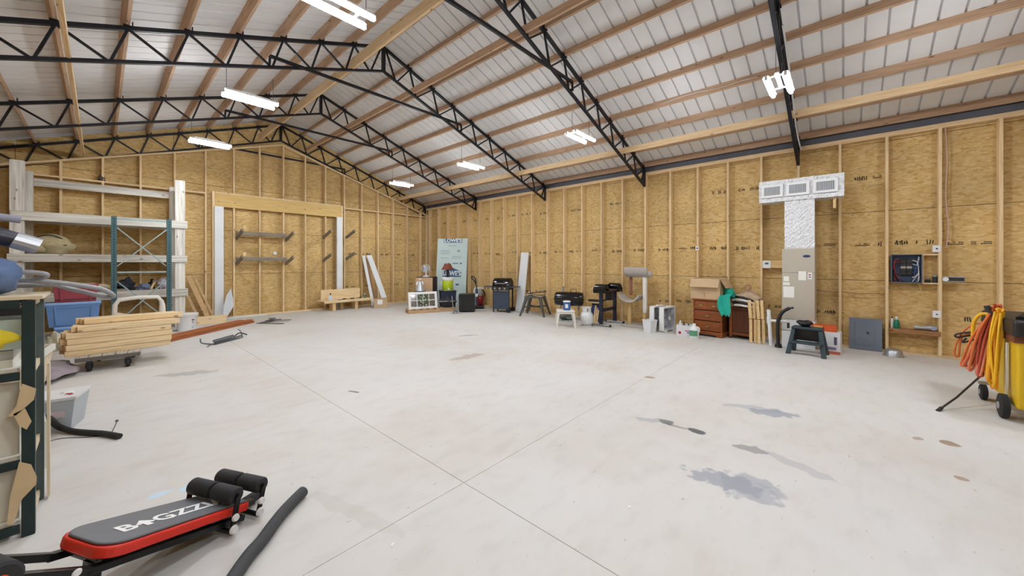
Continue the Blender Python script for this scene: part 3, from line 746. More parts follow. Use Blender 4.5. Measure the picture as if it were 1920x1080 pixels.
# ---- leaning boards and a timber block by the shelving
for k, (x0, x1, zt_, wd, lab) in enumerate([(1.72, 1.50, .70, .06, 'shortest tan board leaning beside the white shelf post'), (1.90, 1.52, 1.20, .10, 'widest tan board leaning beside the white shelf post'), (2.02, 1.64, 1.18, .05, 'narrow tan board leaning rightmost beside the white shelf post')]):
    tag(MB().bar((x0, 12.30, .012), (x1, 12.66, zt_), .022, wd, up=(1, 0, 0)).build('leaning_board', make_wood('tan_board', (176, 140, 98), (206, 172, 126), 2) if 'tan_board' not in MATS else MATS['tan_board'], None), lab, 'board', 'tan boards leaning by the shelving')
tag(MB().bx(-.36, .36, -.07, .07, 0, .19).build('timber_block', PINE, None, bevel=.004, loc=(1.82, 11.92, 0)), 'thick pale timber block lying by the white bucket', 'timber').rotation_euler = (0, 0, .05)
tag(MB().bx(-.55, .55, -.04, .04, 0, .03).build('white_trim_board', WPOST, None, bevel=.003, loc=(2.72, 12.62, 0)), 'white trim board lying on the floor along the gable wall', 'board')
# pale torn sheet leaning at the white post
P = [ony(433, 541, 12.6), ony(437, 560, 12.58), ony(438, 574, 12.52), ony(427, 592, 12.42), ony(418, 600, 12.38), ony(419, 575, 12.46), ony(425, 553, 12.56)]
mb = MB(); n = len(P); d = Vector((.004, .012, 0)); P[4].z = .005
mb.add([p for p in P]+[p+d for p in P], [tuple(range(n)), tuple(range(2*n-1, n-1, -1))]+[(i, (i+1) % n, n+(i+1) % n, n+i) for i in range(n)])
tag(mb.build('torn_sheet', mat('pale_plastic_sheet', (206, 210, 216), .4, 0, .06, 8), None), 'pale torn plastic sheet leaning inside the framed opening', 'sheet')
# ---- steel pieces on the floor
ST2 = mat('dark_steel_bar', (104, 112, 120), .4, .6, .2, 16)
sb = thing('steel_bar_bundle', 'bundle of dark steel bars and hooks lying on the open floor', 'steel bars', (1.62, 9.03, 0), math.atan2(.589, .797))
for k in range(6):
    MB().bar((-.30+.04*k, -.12+.05*k, .012+.008*(k % 3)), (.30+.03*(k % 3), -.10+.05*k, .03+.012*(k % 2)), .045, .008+.014*(k % 2), up=(0, .3, 1)).build('bar', ST2, sb)
MB().tube(spline([(-.52, -.16, .006), (-.40, -.10, .02), (-.30, -.08, .02)]), .008, 6).build('rod', ST2, sb)
MB().tube(spline([(-.33, -.15, .015), (-.35, -.02, .02), (-.40, .08, .05), (-.38, .12, .12)]), .011, 6).build('hook', ST2, sb)
MB().tube(spline([(.32, -.1, .02), (.44, .02, .05), (.52, .12, .10), (.50, .16, .14)]), .01, 6).build('hook', ST2, sb)
MB().tube(spline([(.34, .1, .02), (.42, .05, .08), (.50, -.05, .03)]), .012, 6).build('hook', BLACK, sb)
sp = thing('steel_strap_pile', 'pile of grey steel hinge straps on the floor by the framed opening', 'steel straps', (2.98, 11.05, 0), .3)
for k, (x, y, r, l) in enumerate([(-.2, -.25, 1.9, .7), (-.05, .1, .4, .45), (.15, -.1, 2.2, .5), (.1, .2, 1.2, .4), (.0, -.05, 2.7, .35)]):
    dv = Vector((math.cos(r), math.sin(r), 0))*l/2; c = Vector((x, y, .01+k*.012)); MB().bar(c-dv, c+dv, .07, .01).build('strap', ST2, sp)
MB().tube([(.06*math.cos(a*.5236)+.02, .05*math.sin(a*.5236), .085) for a in range(12)], .014, 6, True).build('ring', ST2, sp)

# ================================================================== wooden arms on the gable studs
def arm(par, x, z, L=.70):
    return MB().bar((x, YB-.004, z), (x, YB-L, z+.20), .04, .09).build('arm', GREYW, par)
for z, lab in ((2.22, 'upper weathered wooden lumber rack on the gable studs'), (1.50, 'lower weathered wooden lumber rack on the gable studs')):
    rk = thing('lumber_rack', lab, 'rack', (0, 0, 0))
    arm(rk, 1.65*H+.04, z); arm(rk, 2.456*H+.04, z)
    MB().bx(1.65*H+.03, 2.456*H+.05, YB-.14, YB-.03, z+.09, z+.20).build('board', GREYW, rk, bevel=.004)
    a_ = MB().bx(1.65*H+.05, 1.65*H+.12, YB-.70, YB-.68, z+.22, z+.32); a_.build('end_stop', PINEZ, rk)
for x, z, lab in ((3.20*H, 2.36, 'single wooden arm left of the inner white post, upper'), (3.20*H, 1.60, 'single wooden arm left of the inner white post, lower'), (3.67*H+.04, 2.40, 'single wooden arm right of the inner white post, upper'), (3.67*H+.04, 1.66, 'single wooden arm right of the inner white post, lower')):
    o = MB().bar((x, YB-.004, z), (x, YB-.66, z+.20), .04, .09).build('wooden_peg', GREYW, None); tag(o, lab, 'peg', 'wooden arms on the gable studs')
o = MB().lathe([(.05, 0), (.05, .02), (.03, .032)], (0, 0, 0), 18, 'y').build('round_cover', WPL, None, smooth=True, loc=(ony(515, 475, YB+.2).x, YB+.16, ony(515, 475, YB+.2).z)); tag(o, 'small round white cover on the gable sheathing between the rack studs', 'cover')

# ================================================================== low wooden table with back board
tb = thing('wooden_table', 'low raw wooden table with a back board by the gable wall', 'table', (5.42, 12.32, 0), .02)
MB().bx(-.78, .80, -.28, .28, .30, .335).build('tabletop', PINE, tb, bevel=.003)
MB().bx(-.78, .80, -.30, -.281, .26, .335).build('front_apron', PINE, tb)
MB().bx(-.68, .62, .20, .235, .336, .66).build('back_board', PINE, tb)
for x, y in ((-.45, -.2), (-.36, .2), (.28, -.2), (.36, .2), (-.02, .2)): MB().bx(x-.045, x+.045, y-.045, y+.045, 0, .30).build('leg', PINEZ, tb)
tl_ = thing('trowel', 'small grey trowel on the left end of the low wooden table', 'tool', (4.92, 12.18, .336))
mb = MB(); mb.prism([(-.07, 0), (.07, 0), (.03, .16), (-.05, .18)], -.004, .004, plane_M((0, 0, 0), (1, 0, 0), (0, .35, 1))); mb.build('blade', SILV, tl_); MB().bar((0, .06, .17), (.02, .075, .22), .025, .025).build('handle', DARK, tl_)
for k, (x, l, r, lab) in enumerate([(5.25, .3, .3, 'dark steel chisel left of centre on the low wooden table'), (5.5, .34, -.4, 'long dark rod tool in the middle of the low wooden table'), (5.86, .22, .2, 'short dark hand tool towards the right of the low wooden table')]):
    t = thing('hand_tool', lab, 'tool', (x, 12.15+.05*k, .336), r, 'tools on the low wooden table')
    MB().bx(-l/2, l*.1, -.012, .012, 0, .016).build('blade', ST2, t); MB().tube([(l*.1, 0, .018), (l/2, 0, .018)], .018, 8).build('handle', BLACK, t)
cn = thing('green_can', 'small green and silver can at the right end of the low wooden table', 'can', (6.06, 12.22, .336)); MB().lathe([(.04, 0), (.04, .12)], n=16).build('can', mat('can_green', (96, 122, 92), .4), cn); MB().lathe([(.03, .12), (.015, .15)], n=12).build('nozzle', SILV, cn)
# ---- carton and white boards
cb = thing('small_carton', 'small cardboard carton at the foot of the white leaning boards', 'box', (6.40, 11.80, 0), -.45)
MB().bx(-.21, .21, -.16, .16, 0, .30).build('carton', CARD, cb); MB().bx(-.205, -.01, -.155, .155, .301, .306).build('flap', CARD, cb); MB().bx(.01, .205, -.155, .155, .301, .306).build('flap', CARD, cb); MB().bx(-.1, .06, -.163, -.161, .13, .29).build('label', PAPER, cb)
tag(MB().bar((6.30, 12.10, .04), (6.24, 12.70, 1.78), .10, .03, up=(0, -1, .2)).build('white_trim_plank', WPOST, None), 'narrow white plank leaning on the gable wall behind the small carton', 'plank', 'white planks by the carton')
tag(MB().bar((6.62, 11.95, .31), (6.44, 12.68, 1.80), .19, .03, up=(0, -1, .2)).build('white_trim_plank', WPOST, None), 'wide white plank leaning on the gable wall, standing on the small carton', 'plank', 'white planks by the carton')
tag(MB().bar((6.46, 12.1, .01), (6.33, 12.71, 1.70), .07, .02, up=(0, -1, .2)).build('brown_trim_plank', make_wood('brown_trim', (120, 90, 66), (150, 116, 88), 2), None), 'thin brown plank leaning between the two white planks', 'plank')

# ================================================================== corner by the insulation board
# pallets
PAL = make_wood('pallet_wood', (168, 134, 98), (200, 168, 130), 0, knots=False)
def pallet(label, loc, rz, w, d):
    t = thing('pallet', label, 'pallet', loc, rz)
    for y in (-d/2+.03, 0, d/2-.03): MB().bx(-w/2, w/2, y-.02, y+.02, .001, .10).build('stringer', PAL, t)
    n = 5
    for k in range(n):
        x = -w/2+.06+k*(w-.12)/(n-1); MB().bx(x-.055, x+.055, -d/2, d/2, .101, .118).build('slat', PAL, t)
    return t
pallet('worn wooden pallet under the white old window', (6.70, 9.74, 0), -.38, .98, .50)
pallet('worn wooden pallet under the black duffel bag', (7.42, 9.46, 0), -.5, .46, .40)
# old window with wreath
WF = mat('old_white_frame', (232, 232, 230), .6, 0, .06, 8); GL = mat('window_glass', (150, 146, 140), .08, 0, .05, 3, trans=.55, spec=.6)
wd = thing('old_window', 'old white eight pane window sash with a green wreath, leaning on the pallet', 'window sash', (6.66, 9.66, .119), -.30)
Wd, Hd = .90, .52; tilt = Matrix.Rotation(-.18, 4, 'X')
def wb_(name, x0, x1, z0, z1, m, y0=-.018, y1=.018):
    mb = MB(); mb.M = tilt; mb.bx(x0, x1, y0, y1, z0, z1); return mb.build(name, m, wd)
wb_('stile', -Wd/2, -Wd/2+.07, 0, Hd, WF); wb_('stile', Wd/2-.07, Wd/2, 0, Hd, WF)
wb_('rail', -Wd/2+.07, Wd/2-.07, 0, .07, WF); wb_('rail', -Wd/2+.07, Wd/2-.07, Hd-.07, Hd, WF)
pw = (Wd-.14)/4; ph = (Hd-.14)/2
for k in (1, 2, 3): wb_('muntin', -Wd/2+.07+k*pw-.011, -Wd/2+.07+k*pw+.011, .07, Hd-.07, WF)
wb_('muntin', -Wd/2+.07, Wd/2-.07, Hd/2-.011, Hd/2+.011, WF, -.016, .016)
for k in range(4):
    for j in range(2): wb_('pane', -Wd/2+.07+k*pw+.012, -Wd/2+.07+(k+1)*pw-.012, .07+j*ph+.012, .07+(j+1)*ph-.012, GL, -.002, .002)
R = random.Random(3); LEAFM = [mat('wreath_leaf', (96, 126, 92), .7, 0, .3, 20), mat('wreath_pale_leaf', (196, 206, 186), .7, 0, .2, 20)]
wreath = MB(); wreath.M = tilt; wreath.tube([(.13*math.cos(a*.393), -.04, .27+.15*math.sin(a*.393)) for a in range(16)], .014, 6, True); wre = wreath.build('wreath', mat('wreath_twig', (92, 84, 60), .8), wd)
for k in range(46):
    a = R.uniform(0, 6.28); r = R.uniform(.06, .19); c = Vector((r*math.cos(a), -.06+R.uniform(-.02, .02), .27+r*1.05*math.sin(a))); d = Vector((R.uniform(-1, 1), R.uniform(-.4, .1), R.uniform(-1, 1))).normalized()*R.uniform(.03, .05); s_ = d.cross(Vector((0, 1, .2))).normalized()*.014
    mb = MB(); mb.M = tilt; q = Vector((0, .003, 0)); mb.add([c-d, c+s_, c+d, c-s_, c-d+q, c+s_+q, c+d+q, c-s_+q], [(0,1,2,3), (7,6,5,4), (0,4,5,1), (1,5,6,2), (2,6,7,3), (3,7,4,0)]); mb.build('leaf', LEAFM[k % 3 == 0], wre)
# cabinet with fan
BRN = mat('fibreboard_back', (196, 162, 128), .7, 0, .06, 3); ESP = make_wood('espresso_wood', (48, 28, 34), (66, 42, 48), 2, knots=False)
cbx = thing('tall_cabinet', 'tall narrow cabinet with tan back and dark side, topped by a fan', 'cabinet', (7.40, 10.55, 0), -1.0)
MB().bx(-.30, .30, -.22, -.212, .03, 1.04).build('back_panel', BRN, cbx); MB().bx(.281, .30, -.21, .22, 0, 1.06).build('side_panel', ESP, cbx); MB().bx(-.30, -.281, -.21, .22, 0, 1.06).build('side_panel', ESP, cbx)
MB().bx(-.281, .281, -.21, .22, 1.04, 1.06).build('top_panel', ESP, cbx); MB().bx(-.281, .281, -.21, .22, .05, .07).build('bottom_panel', ESP, cbx); MB().bx(-.281, .281, .20, .22, .07, 1.04).build('door', ESP, cbx)
def fan_cage(par, c, R_, m, depth=.07, n=18, tiltx=0):
    """wire guard rings, spokes, hub and blades around an axis along -y"""
    for dy, r in ((-depth/2, .55), (-depth/2, .98), (depth/2, .98)):
        MB().tube([(c[0]+R_*r*math.cos(a*6.283/n), c[1]+dy, c[2]+R_*r*math.sin(a*6.283/n)) for a in range(n)], .004, 5, True).build('guard_ring', m, par)
    for k in range(12):
        a = k*6.283/12; MB().tube([(c[0]+.03*math.cos(a), c[1]-depth/2-.012, c[2]+.03*math.sin(a)), (c[0]+R_*.98*math.cos(a), c[1]-depth/2, c[2]+R_*.98*math.sin(a))], .003, 4).build('guard_wire', m, par)
df = thing('desk_fan', 'small white desk fan standing on the tall cabinet', 'fan', (7.38, 10.55, 1.061), -.7)
MB().lathe([(.12, 0), (.12, .02), (.06, .04), (.02, .05)], n=22).build('base', WPL, df, smooth=True); MB().lathe([(.02, .04), (.018, .22)], n=12).build('stem', WPL, df); MB().lathe([(.03, 0), (.05, .03), (.05, .10), (.02, .13)], (0, -.02, .28), 14, 'y').build('motor', WPL, df, smooth=True)
fan_cage(df, (0, -.06, .28), .14, WPL)
for k in range(3):
    a = k*2.094; MB().box((.065*math.cos(a), -.06, .28+.065*math.sin(a)), (.11, .006, .065), R=Matrix.Rotation(-a, 3, 'Y')@Matrix.Rotation(.35, 3, 'X')).build('blade', mat('fan_blade', (160, 174, 196), .3, 0, .05, 4), df)
# silver ornament figure
orn = thing('ornament_figure', 'white and silver ornament figure behind the old window', 'ornament', (6.99, 10.33, .0), -.5)
SP_ = mat('silver_tinsel', (196, 198, 204), .35, .5, .3, 30)
MB().bx(-.16, .16, -.14, .14, 0, .62).build('stand_box', mat('navy_box', (52, 58, 78), .7), orn)
MB().lathe([(.15, 0), (.11, .12), (.07, .24), (.045, .30), (.03, .32)], (0, 0, .62), 18).build('robe', SP_, orn, smooth=True); MB().ball((0, 0, .98), .045, 12, 8).build('head', mat('ivory', (224, 210, 186), .6), orn, smooth=True)
for s in (-1, 1): MB().ball((s*.07, .03, .84), (.05, .015, .08), 12, 8, .2, 2).build('wing', WPL, orn, smooth=True)
# cooler, lamp and what they stand on
cr = thing('plastic_crate', 'dark blue plastic crate carrying the lime green cooler', 'crate', (7.85, 9.98, 0), -.5)
mb = MB(); frustum(mb, .46, .40, .50, .44, 0, .56); mb.build('crate_body', mat('navy_crate', (38, 44, 74), .5), cr); MB().bx(-.26, .26, -.23, .23, .561, .60).build('cover', BLACK, cr)
co = thing('drink_cooler', 'lime green drink cooler with white lid, lamp standing on it', 'cooler', (7.85, 9.98, .601), -.5)
LIME = mat('lime_plastic', (184, 206, 44), .4, 0, .06, 4)
MB().lathe([(.165, 0), (.18, .02), (.19, .33), (.185, .34)], n=26).build('jug_body', LIME, co, smooth=True); MB().lathe([(.195, .34), (.2, .36), (.2, .42), (.16, .45)], n=26).build('lid', WPL, co, smooth=True)
MB().lathe([(.172, 0), (.172, .03)], n=26).build('foot_ring', WPL, co); MB().box((0, -.19, .06), (.05, .05, .05)).build('spigot', WPL, co)
for s in (-1, 1): MB().tube(arc((s*.19, 0, .32), (s*.25, 0, .26), (s*.19, 0, .20), 6), .012, 6).build('handle', WPL, co)
la = thing('table_lamp', 'table lamp with flared brown shade standing on the lime cooler', 'lamp', (7.85, 9.98, 1.052), -.5)
MB().lathe([(.075, 0), (.08, .02), (.03, .05), (.05, .11), (.06, .15), (.035, .21), (.018, .23), (.012, .30)], n=18).build('base', mat('dark_bronze', (44, 38, 40), .4, .3), la, smooth=True)
SHD = mat('brown_shade', (122, 62, 42), .8, 0, .15, 12)
mb = MB(); mb.lathe([(.215, .25), (.15, .36), (.10, .46), (.096, .46), (.146, .36), (.209, .25)], n=8); mb.build('shade', SHD, la)
MB().lathe([(.217, .25), (.212, .262)], n=8).build('trim', mat('shade_trim', (84, 40, 28), .8), la)
# big insulation board with the store logo
MINT = mat('mint_foam_face', (198, 216, 214), .6, 0, .04, 2); LBLUE = mat('logo_blue', (58, 92, 128), .6); LWH = mat('logo_white', (232, 238, 240), .6); LGR = mat('faint_print', (150, 170, 172), .8)
ib = thing('insulation_board', 'pale mint foam board printed with blue store logos, leaning in the corner', 'foam board', (8.46, 10.62, 0), -1.08)
BW, BH = 1.18, 2.44; ti = Matrix.Rotation(-.10, 4, 'X')
mb = MB(); mb.M = ti; mb.bx(-BW/2, BW/2, 0, .025, 0, BH); mb.build('panel', MINT, ib)
def logo(cz, crop=False):
    w, h = .72, .30
    poly = [(-w/2, -h/2), (w/2, -h/2), (w/2, h*.18), (0, h*.62), (-w/2, h*.18)] if not crop else [(-w/2, -h/2), (w/2, -h/2), (w/2, 0), (-w/2, 0)]
    M = ti @ plane_M((.02, -.002, cz), (1, 0, 0), (0, 0, 1))
    lg = MB().prism(poly, 0, .0015, M).build('logo', LBLUE, ib)
    if not crop: text_part("LOWE'S", .24, LWH, lg, ti @ plane_M((.02, -.0045, cz-.03), (1, 0, 0), (0, 0, 1)), sx=.84, bold=.006)
    else: text_part("LOWE'S", .17, LWH, lg, ti @ plane_M((.02, -.0045, cz-.074), (1, 0, 0), (0, 0, 1)), sx=1.15, bold=.006)
logo(BH-.002, True); logo(1.18)
for k, (x, z, w_, h_) in enumerate([(-.28, 2.0, .35, .02), (-.26, 1.94, .4, .02), (-.27, 1.88, .3, .02), (.26, 1.98, .12, .08), (.2, 1.78, .36, .02), (.18, 1.72, .4, .02), (-.3, 1.72, .28, .02), (.15, 1.52, .22, .03), (.36, 1.52, .07, .05), (-.12, 1.52, .04, .04), (.0, 2.17, .3, .012), (.25, .75, .12, .06)]):
    mb = MB(); mb.M = ti; mb.bx(x-w_/2, x+w_/2, -.002, -.0005, z-h_/2, z+h_/2); mb.build('print_block', LGR if k < 7 else LBLUE, ib)
# duffel, black unit, chrome legs
db = thing('duffel_bag', 'black duffel bag lying on the small pallet', 'bag', (7.43, 9.46, .119), -.5)
NYL = mat('black_nylon', (44, 46, 52), .7, 0, .3, 14, bump=.2)
mb = MB(); mb.ball((0, 0, .16), (.26, .16, .15), 22, 12, .16, 6); mb.v = [(x, y, max(z, 0)) for x, y, z in mb.v]; mb.build('bag_body', NYL, db, smooth=True)
MB().tube(arc((-.15, -.1, .28), (0, -.22, .44), (.15, -.1, .28)), .012, 6).build('handle', BLACK, db); MB().bar((-.3, -.165, .20), (.3, -.165, .20), .01, .02).build('zip', SILV, db)
bf = thing('black_appliance', 'glossy black square appliance on the floor before the mint board', 'appliance', (7.74, 8.86, 0), -.75)
GLB = mat('gloss_black', (14, 14, 18), .15, 0, .2, 5)
MB().bx(-.25, .25, -.22, .22, .03, .56).build('cabinet', BLACK, bf, bevel=.01); MB().bx(-.235, .235, -.232, -.221, .06, .545).build('door', GLB, bf); MB().bx(-.2, -.18, -.255, -.233, .2, .45).build('handle', DARK, bf)
for s in (-1, 1):
    for q in (-1, 1): MB().lathe([(.02, 0), (.02, .03)], (s*.2, q*.17, 0), 10).build('foot', RUBB, bf)
cl = thing('chrome_stand', 'bent chrome tube stand with a small tray by the black appliance', 'stand', (7.22, 8.80, 0), -.6)
for x in (-.10, .08): MB().tube(spline([(x, .1, .52), (x*.8, .02, .3), (x*.5, -.02, .06), (x, -.15, .014)]), .012, 8).build('leg', CHROME, cl, smooth=True)
MB().tube([(-.12, -.15, .014), (.18, -.15, .014)], .012, 8).build('foot_bar', CHROME, cl); MB().lathe([(.10, 0), (.12, .02)], (.0, -.02, .06), 18).build('tray', SILV, cl)
# white panel + vacuum
tag(MB().bar((8.78, 9.66, .01), (8.99, 9.66, .66), .44, .025, up=(-1, 0, .3)).build('white_foam_sheet', WPOST, None), 'small white foam sheet leaning on the wall behind the red vacuum', 'sheet')
va = thing('vacuum_cleaner', 'red and black upright vacuum cleaner beside the gas grill', 'vacuum', (8.52, 9.16, 0), -.75)
REDP = mat('red_plastic', (140, 30, 36), .35, 0, .15, 6); CLR = mat('clear_cup', (176, 172, 168), .15, 0, .1, 6, trans=.4)
MB().bx(-.17, .17, -.20, .13, .02, .11).build('floor_head', BLACK, va, bevel=.03, seg=3)
for s in (-1, 1): MB().lathe([(.06, -.015), (.06, .015)], (s*.15, .10, .06), 16, 'x').build('wheel', RUBB, va)
mb = MB(); mb.ball((.05, .03, .28), (.12, .11, .20), 18, 12); mb.build('motor_housing', REDP, va, smooth=True)
MB().bar((-.06, .0, .12), (-.07, .05, .66), .10, .07, up=(0, 1, 0)).build('spine', mat('vacuum_slate', (52, 64, 80), .4), va, bevel=.02)
MB().lathe([(.055, 0), (.06, .05), (.06, .22), (.05, .25)], (.06, -.02, .42), 16).build('dust_cup', CLR, va, smooth=True)
MB().bx(-.11, -.03, -.06, -.045, .40, .50).build('sticker', PAPER, va)
MB().tube(spline([(-.07, .05, .62), (-.09, .06, .78), (-.15, .06, .92), (-.24, .06, 1.02), (-.22, .06, 1.08), (-.12, .06, 1.0), (-.09, .06, .84)]), .018, 8).build('handle', BLACK, va, smooth=True)
MB().tube(spline([(.12, .05, .3), (.2, .06, .45), (.14, .06, .6), (.04, .06, .66)]), .02, 8).build('hose', BLACK, va, smooth=True)

# ================================================================== grills
SLATE = mat('slate_door', (62, 74, 92), .5, .2, .08, 4)
gg = thing('gas_grill', 'black gas grill with slate door and side shelves', 'grill', (8.46, 7.98, 0), -1.15)
MB().bx(-.24, .26, -.20, -.185, .10, .66).build('door', SLATE, gg); MB().bx(-.24, .26, -.19, .2, .10, .13).build('bottom_shelf', DARK, gg)
for x in (-.25, .25):
    for y in (-.18, .2): MB().bx(x-.018, x+.018, y-.018, y+.018, 0 if x < 0 else .02, .70).build('leg', BLACK, gg)
for y in (-.2, .22): MB().lathe([(.07, -.02), (.07, .02)], (.25, y, .07), 18, 'y').build('wheel', RUBB, gg)
MB().bx(-.28, .28, -.24, .24, .70, .80).build('firebox', BLACK, gg, bevel=.012)
mb = MB(); mb.lathe([(.26, -.275), (.275, -.25), (.275, .25), (.26, .275)], (0, 0, .80), 24, 'x', sx=.86, sy=.95); mb.v = [(x, y, max(z, .802)) for x, y, z in mb.v]; mb.build('lid', GLB, gg, smooth=True)
MB().tube([(-.17, -.27, .90), (.17, -.27, .90)], .013, 8).build('lid_handle', CHROME, gg); 
for s in (-1, 1): MB().tube([(s*.16, -.22, .90), (s*.16, -.27, .90)], .008, 6).build('handle_post', CHROME, gg)
MB().bx(-.28, .28, -.285, -.24, .69, .80).build('control_panel', DARK, gg, bevel=.006)
for x in (-.16, 0, .16): MB().lathe([(.03, -.032), (.034, -.005), (.034, 0)], (x, -.286, .745), 16, 'y').build('knob', CHROME, gg)
for s in (-1, 1): MB().bx(min(s*.29, s*.56), max(s*.29, s*.52), -.22, .16, .775, .80).build('side_shelf', SLATE, gg, bevel=.006)
MB().lathe([(.13, .14), (.15, .2), (.15, .36), (.1, .42)], (.05, .02, 0), 18).build('gas_bottle', SILV, gg, smooth=True)
tag(MB().bar((8.76, 7.56, .005), (8.99, 7.52, 1.86), .30, .03, up=(-1, 0, .15)).build('white_leaning_board', WPOST, None), 'tall white board leaning on the right wall beside the gas grill', 'board')
# splayed metal stool with clutter
GUN = mat('gunmetal', (84, 88, 84), .45, .5, .15, 10)
ms = thing('metal_stool', 'gunmetal splayed leg stool with folded cloth on top', 'stool', (8.50, 6.72, 0), -1.2)
MB().bx(-.26, .26, -.26, .26, .52, .56).build('seat', GUN, ms, bevel=.02)
for sx in (-1, 1):
    for sy in (-1, 1): MB().add([(sx*(.36+a), sy*(.34+b), 0) for a, b in ((-.02, -.02), (.02, -.02), (.02, .02), (-.02, .02))]+[(sx*(.20+a), sy*(.20+b), .53) for a, b in ((-.045, -.045), (.045, -.045), (.045, .045), (-.045, .045))], [(0,1,2,3), (4,5,6,7), (0,1,5,4), (1,2,6,5), (2,3,7,6), (3,0,4,7)]).build('leg', GUN, ms)
for a, b in (((-.29, -.28), (.29, .28)), ((-.29, .28), (.29, -.28))): MB().bar((a[0], a[1], .26), (b[0], b[1], .26), .02, .03).build('brace', GUN, ms)
fc = thing('folded_cloth', 'folded tan cloth and board lying on the gunmetal stool', 'cloth', (8.50, 6.72, .562), -1.2)
MB().grid(lambda u, v: (-.24+.5*u, -.24+.46*v, .03+.03*math.sin(5*u+2*v)), 10, 8, .02).build('cloth', mat('tan_folded_cloth', (172, 146, 118), .9, 0, .15, 14), fc, smooth=True)
MB().bx(-.22, .23, -.21, .20, .0, .018).build('folded_layer', mat('grey_striped_cloth', (150, 146, 150), .9, 0, .3, 16), fc); MB().bar((-.22, .05, .075), (.28, .12, .13), .30, .014).build('dark_board', mat('charcoal_board', (56, 56, 60), .6), fc)
tag(MB().bar((8.70, 7.30, .01), (8.99, 7.34, .62), .03, .05).build('white_strip', WPOST, None), 'short white strip leaning between white board and gunmetal stool', 'strip')
# barrel grill on folding legs
bg = thing('barrel_grill', 'black barrel charcoal grill on folding chrome legs behind the white stool', 'grill', (8.30, 5.42, 0), -1.25)
MB().lathe([(.10, -.38), (.17, -.36), (.185, -.28), (.185, .28), (.17, .36), (.10, .38)], (0, 0, .58), 24, 'x').build('drum', GLB, bg, smooth=True)
MB().bar((-.37, -.187, .58), (.37, -.187, .58), .012, .03).build('seam_band', BLACK, bg); MB().tube([(.05, -.05, .76), (.05, -.05, .84), (.20, -.05, .84), (.20, -.05, .76)], .008, 6).build('handle', BLACK, bg)
MB().lathe([(.03, 0), (.03, .14), (.05, .15)], (-.18, .05, .75), 12).build('chimney', SILV, bg)
for s in (-1, 1):
    MB().tube([(s*.26, -.2, .012), (s*.24, .14, .44)], .011, 8).build('leg', CHROME, bg); MB().tube([(s*.26, .2, .012), (s*.24, -.14, .44)], .011, 8).build('leg', CHROME, bg)
for y in (-.2, .2): MB().tube([(-.26, y, .012), (.26, y, .012)], .011, 8).build('foot_bar', CHROME, bg)
lump('green_tarp', 'folded grey-green tarp on the floor under the barrel grill', 'tarp', (8.42, 5.60, 0), (.22, .18, .11), mat('grey_green_tarp', (104, 112, 104), .8, 0, .25, 12), .35, 31)
lump('blue_tool_bag', 'dark bag with blue patch on the floor between barrel grill and black stand', 'bag', (8.74, 4.86, 0), (.18, .16, .24), mat('blue_bag', (58, 76, 118), .8, 0, .4, 9), .3, 33)
gs = thing('grill_shelf_board', 'tan board and basket resting on the blue tool bag', 'board', (8.74, 4.90, .48)); MB().bx(-.15, .15, -.24, .24, .0, .03).build('board', PINEY, gs); MB().bx(-.05, .1, -.2, .18, .03, .08).build('box', DARK, gs)
R = random.Random(8)
for k in range(3): tag(MB().bar((8.20+.03*k, 4.56+.06*k, .012), (8.42+.02*k, 4.62+.05*k, .34+.05*k), .03, .02).build('kindling_stick', PINEZ, None), ['leftmost', 'middle', 'rightmost'][2-k]+' short tan stick leaning beside the propane tank', 'stick', 'short sticks by the propane tank')
# white stool with blue tin
ws = thing('plastic_stool', 'white plastic stool with a blue tin standing on it', 'stool', (7.46, 4.98, 0), -.9)
WST = mat('white_stool_plastic', (226, 222, 214), .45, 0, .05, 5)
MB().bx(-.21, .21, -.21, .21, .37, .405).build('seat', WST, ws, bevel=.03, seg=3); MB().bx(-.19, .19, -.19, .19, .33, .37).build('apron', WST, ws)
for sx in (-1, 1):
    for sy in (-1, 1): MB().tube([(sx*.17, sy*.17, .36), (sx*.20, sy*.20, .18), (sx*.215, sy*.215, 0)], [.032, .026, .022], 8).build('leg', WST, ws, smooth=True)
bt = thing('blue_tin_can', 'blue and white tin standing on the white plastic stool', 'tin', (7.46, 4.94, .406), -.8)
MB().lathe([(.085, 0), (.085, .19)], n=24).build('can', mat('blue_tin_print', (52, 100, 168), .4, 0, .35, 7), bt, smooth=True); MB().lathe([(.09, .19), (.09, .215), (.07, .22)], n=24).build('lid', WPL, bt, smooth=True); MB().box((-.02, -.084, .10), (.07, .006, .09)).build('label', PAPER, bt)
# propane tank
pt = thing('propane_tank', 'white propane tank on the floor right of the white stool', 'gas tank', (7.86, 4.63, 0), -.9)
TANK = mat('tank_paint', (216, 218, 218), .45, 0, .05, 5)
MB().lathe([(.105, 0), (.105, .03), (.10, .03)], n=24).build('foot_ring', TANK, pt); MB().lathe([(.06, .025), (.12, .05), (.15, .10), (.152, .24), (.14, .30), (.10, .345), (.04, .365)], n=28).build('vessel', TANK, pt, smooth=True)
mb = MB()
for a0 in (-1.2, 1.9): mb.grid(lambda u, v: (.10*math.cos(a0+2.7*u), .10*math.sin(a0+2.7*u), .335+.13*v), 10, 2, .006)
mb.tube([(.10*math.cos(a*.2618), .10*math.sin(a*.2618), .462) for a in range(24)], .009, 6, True); mb.build('collar', TANK, pt); MB().lathe([(.02, .36), (.025, .40), (.012, .43)], n=12).build('valve', mat('brass', (168, 138, 72), .35, .8), pt); MB().lathe([(.152, .165), (.1535, .17), (.1535, .18), (.152, .185)], n=28).build('weld_seam', TANK, pt)
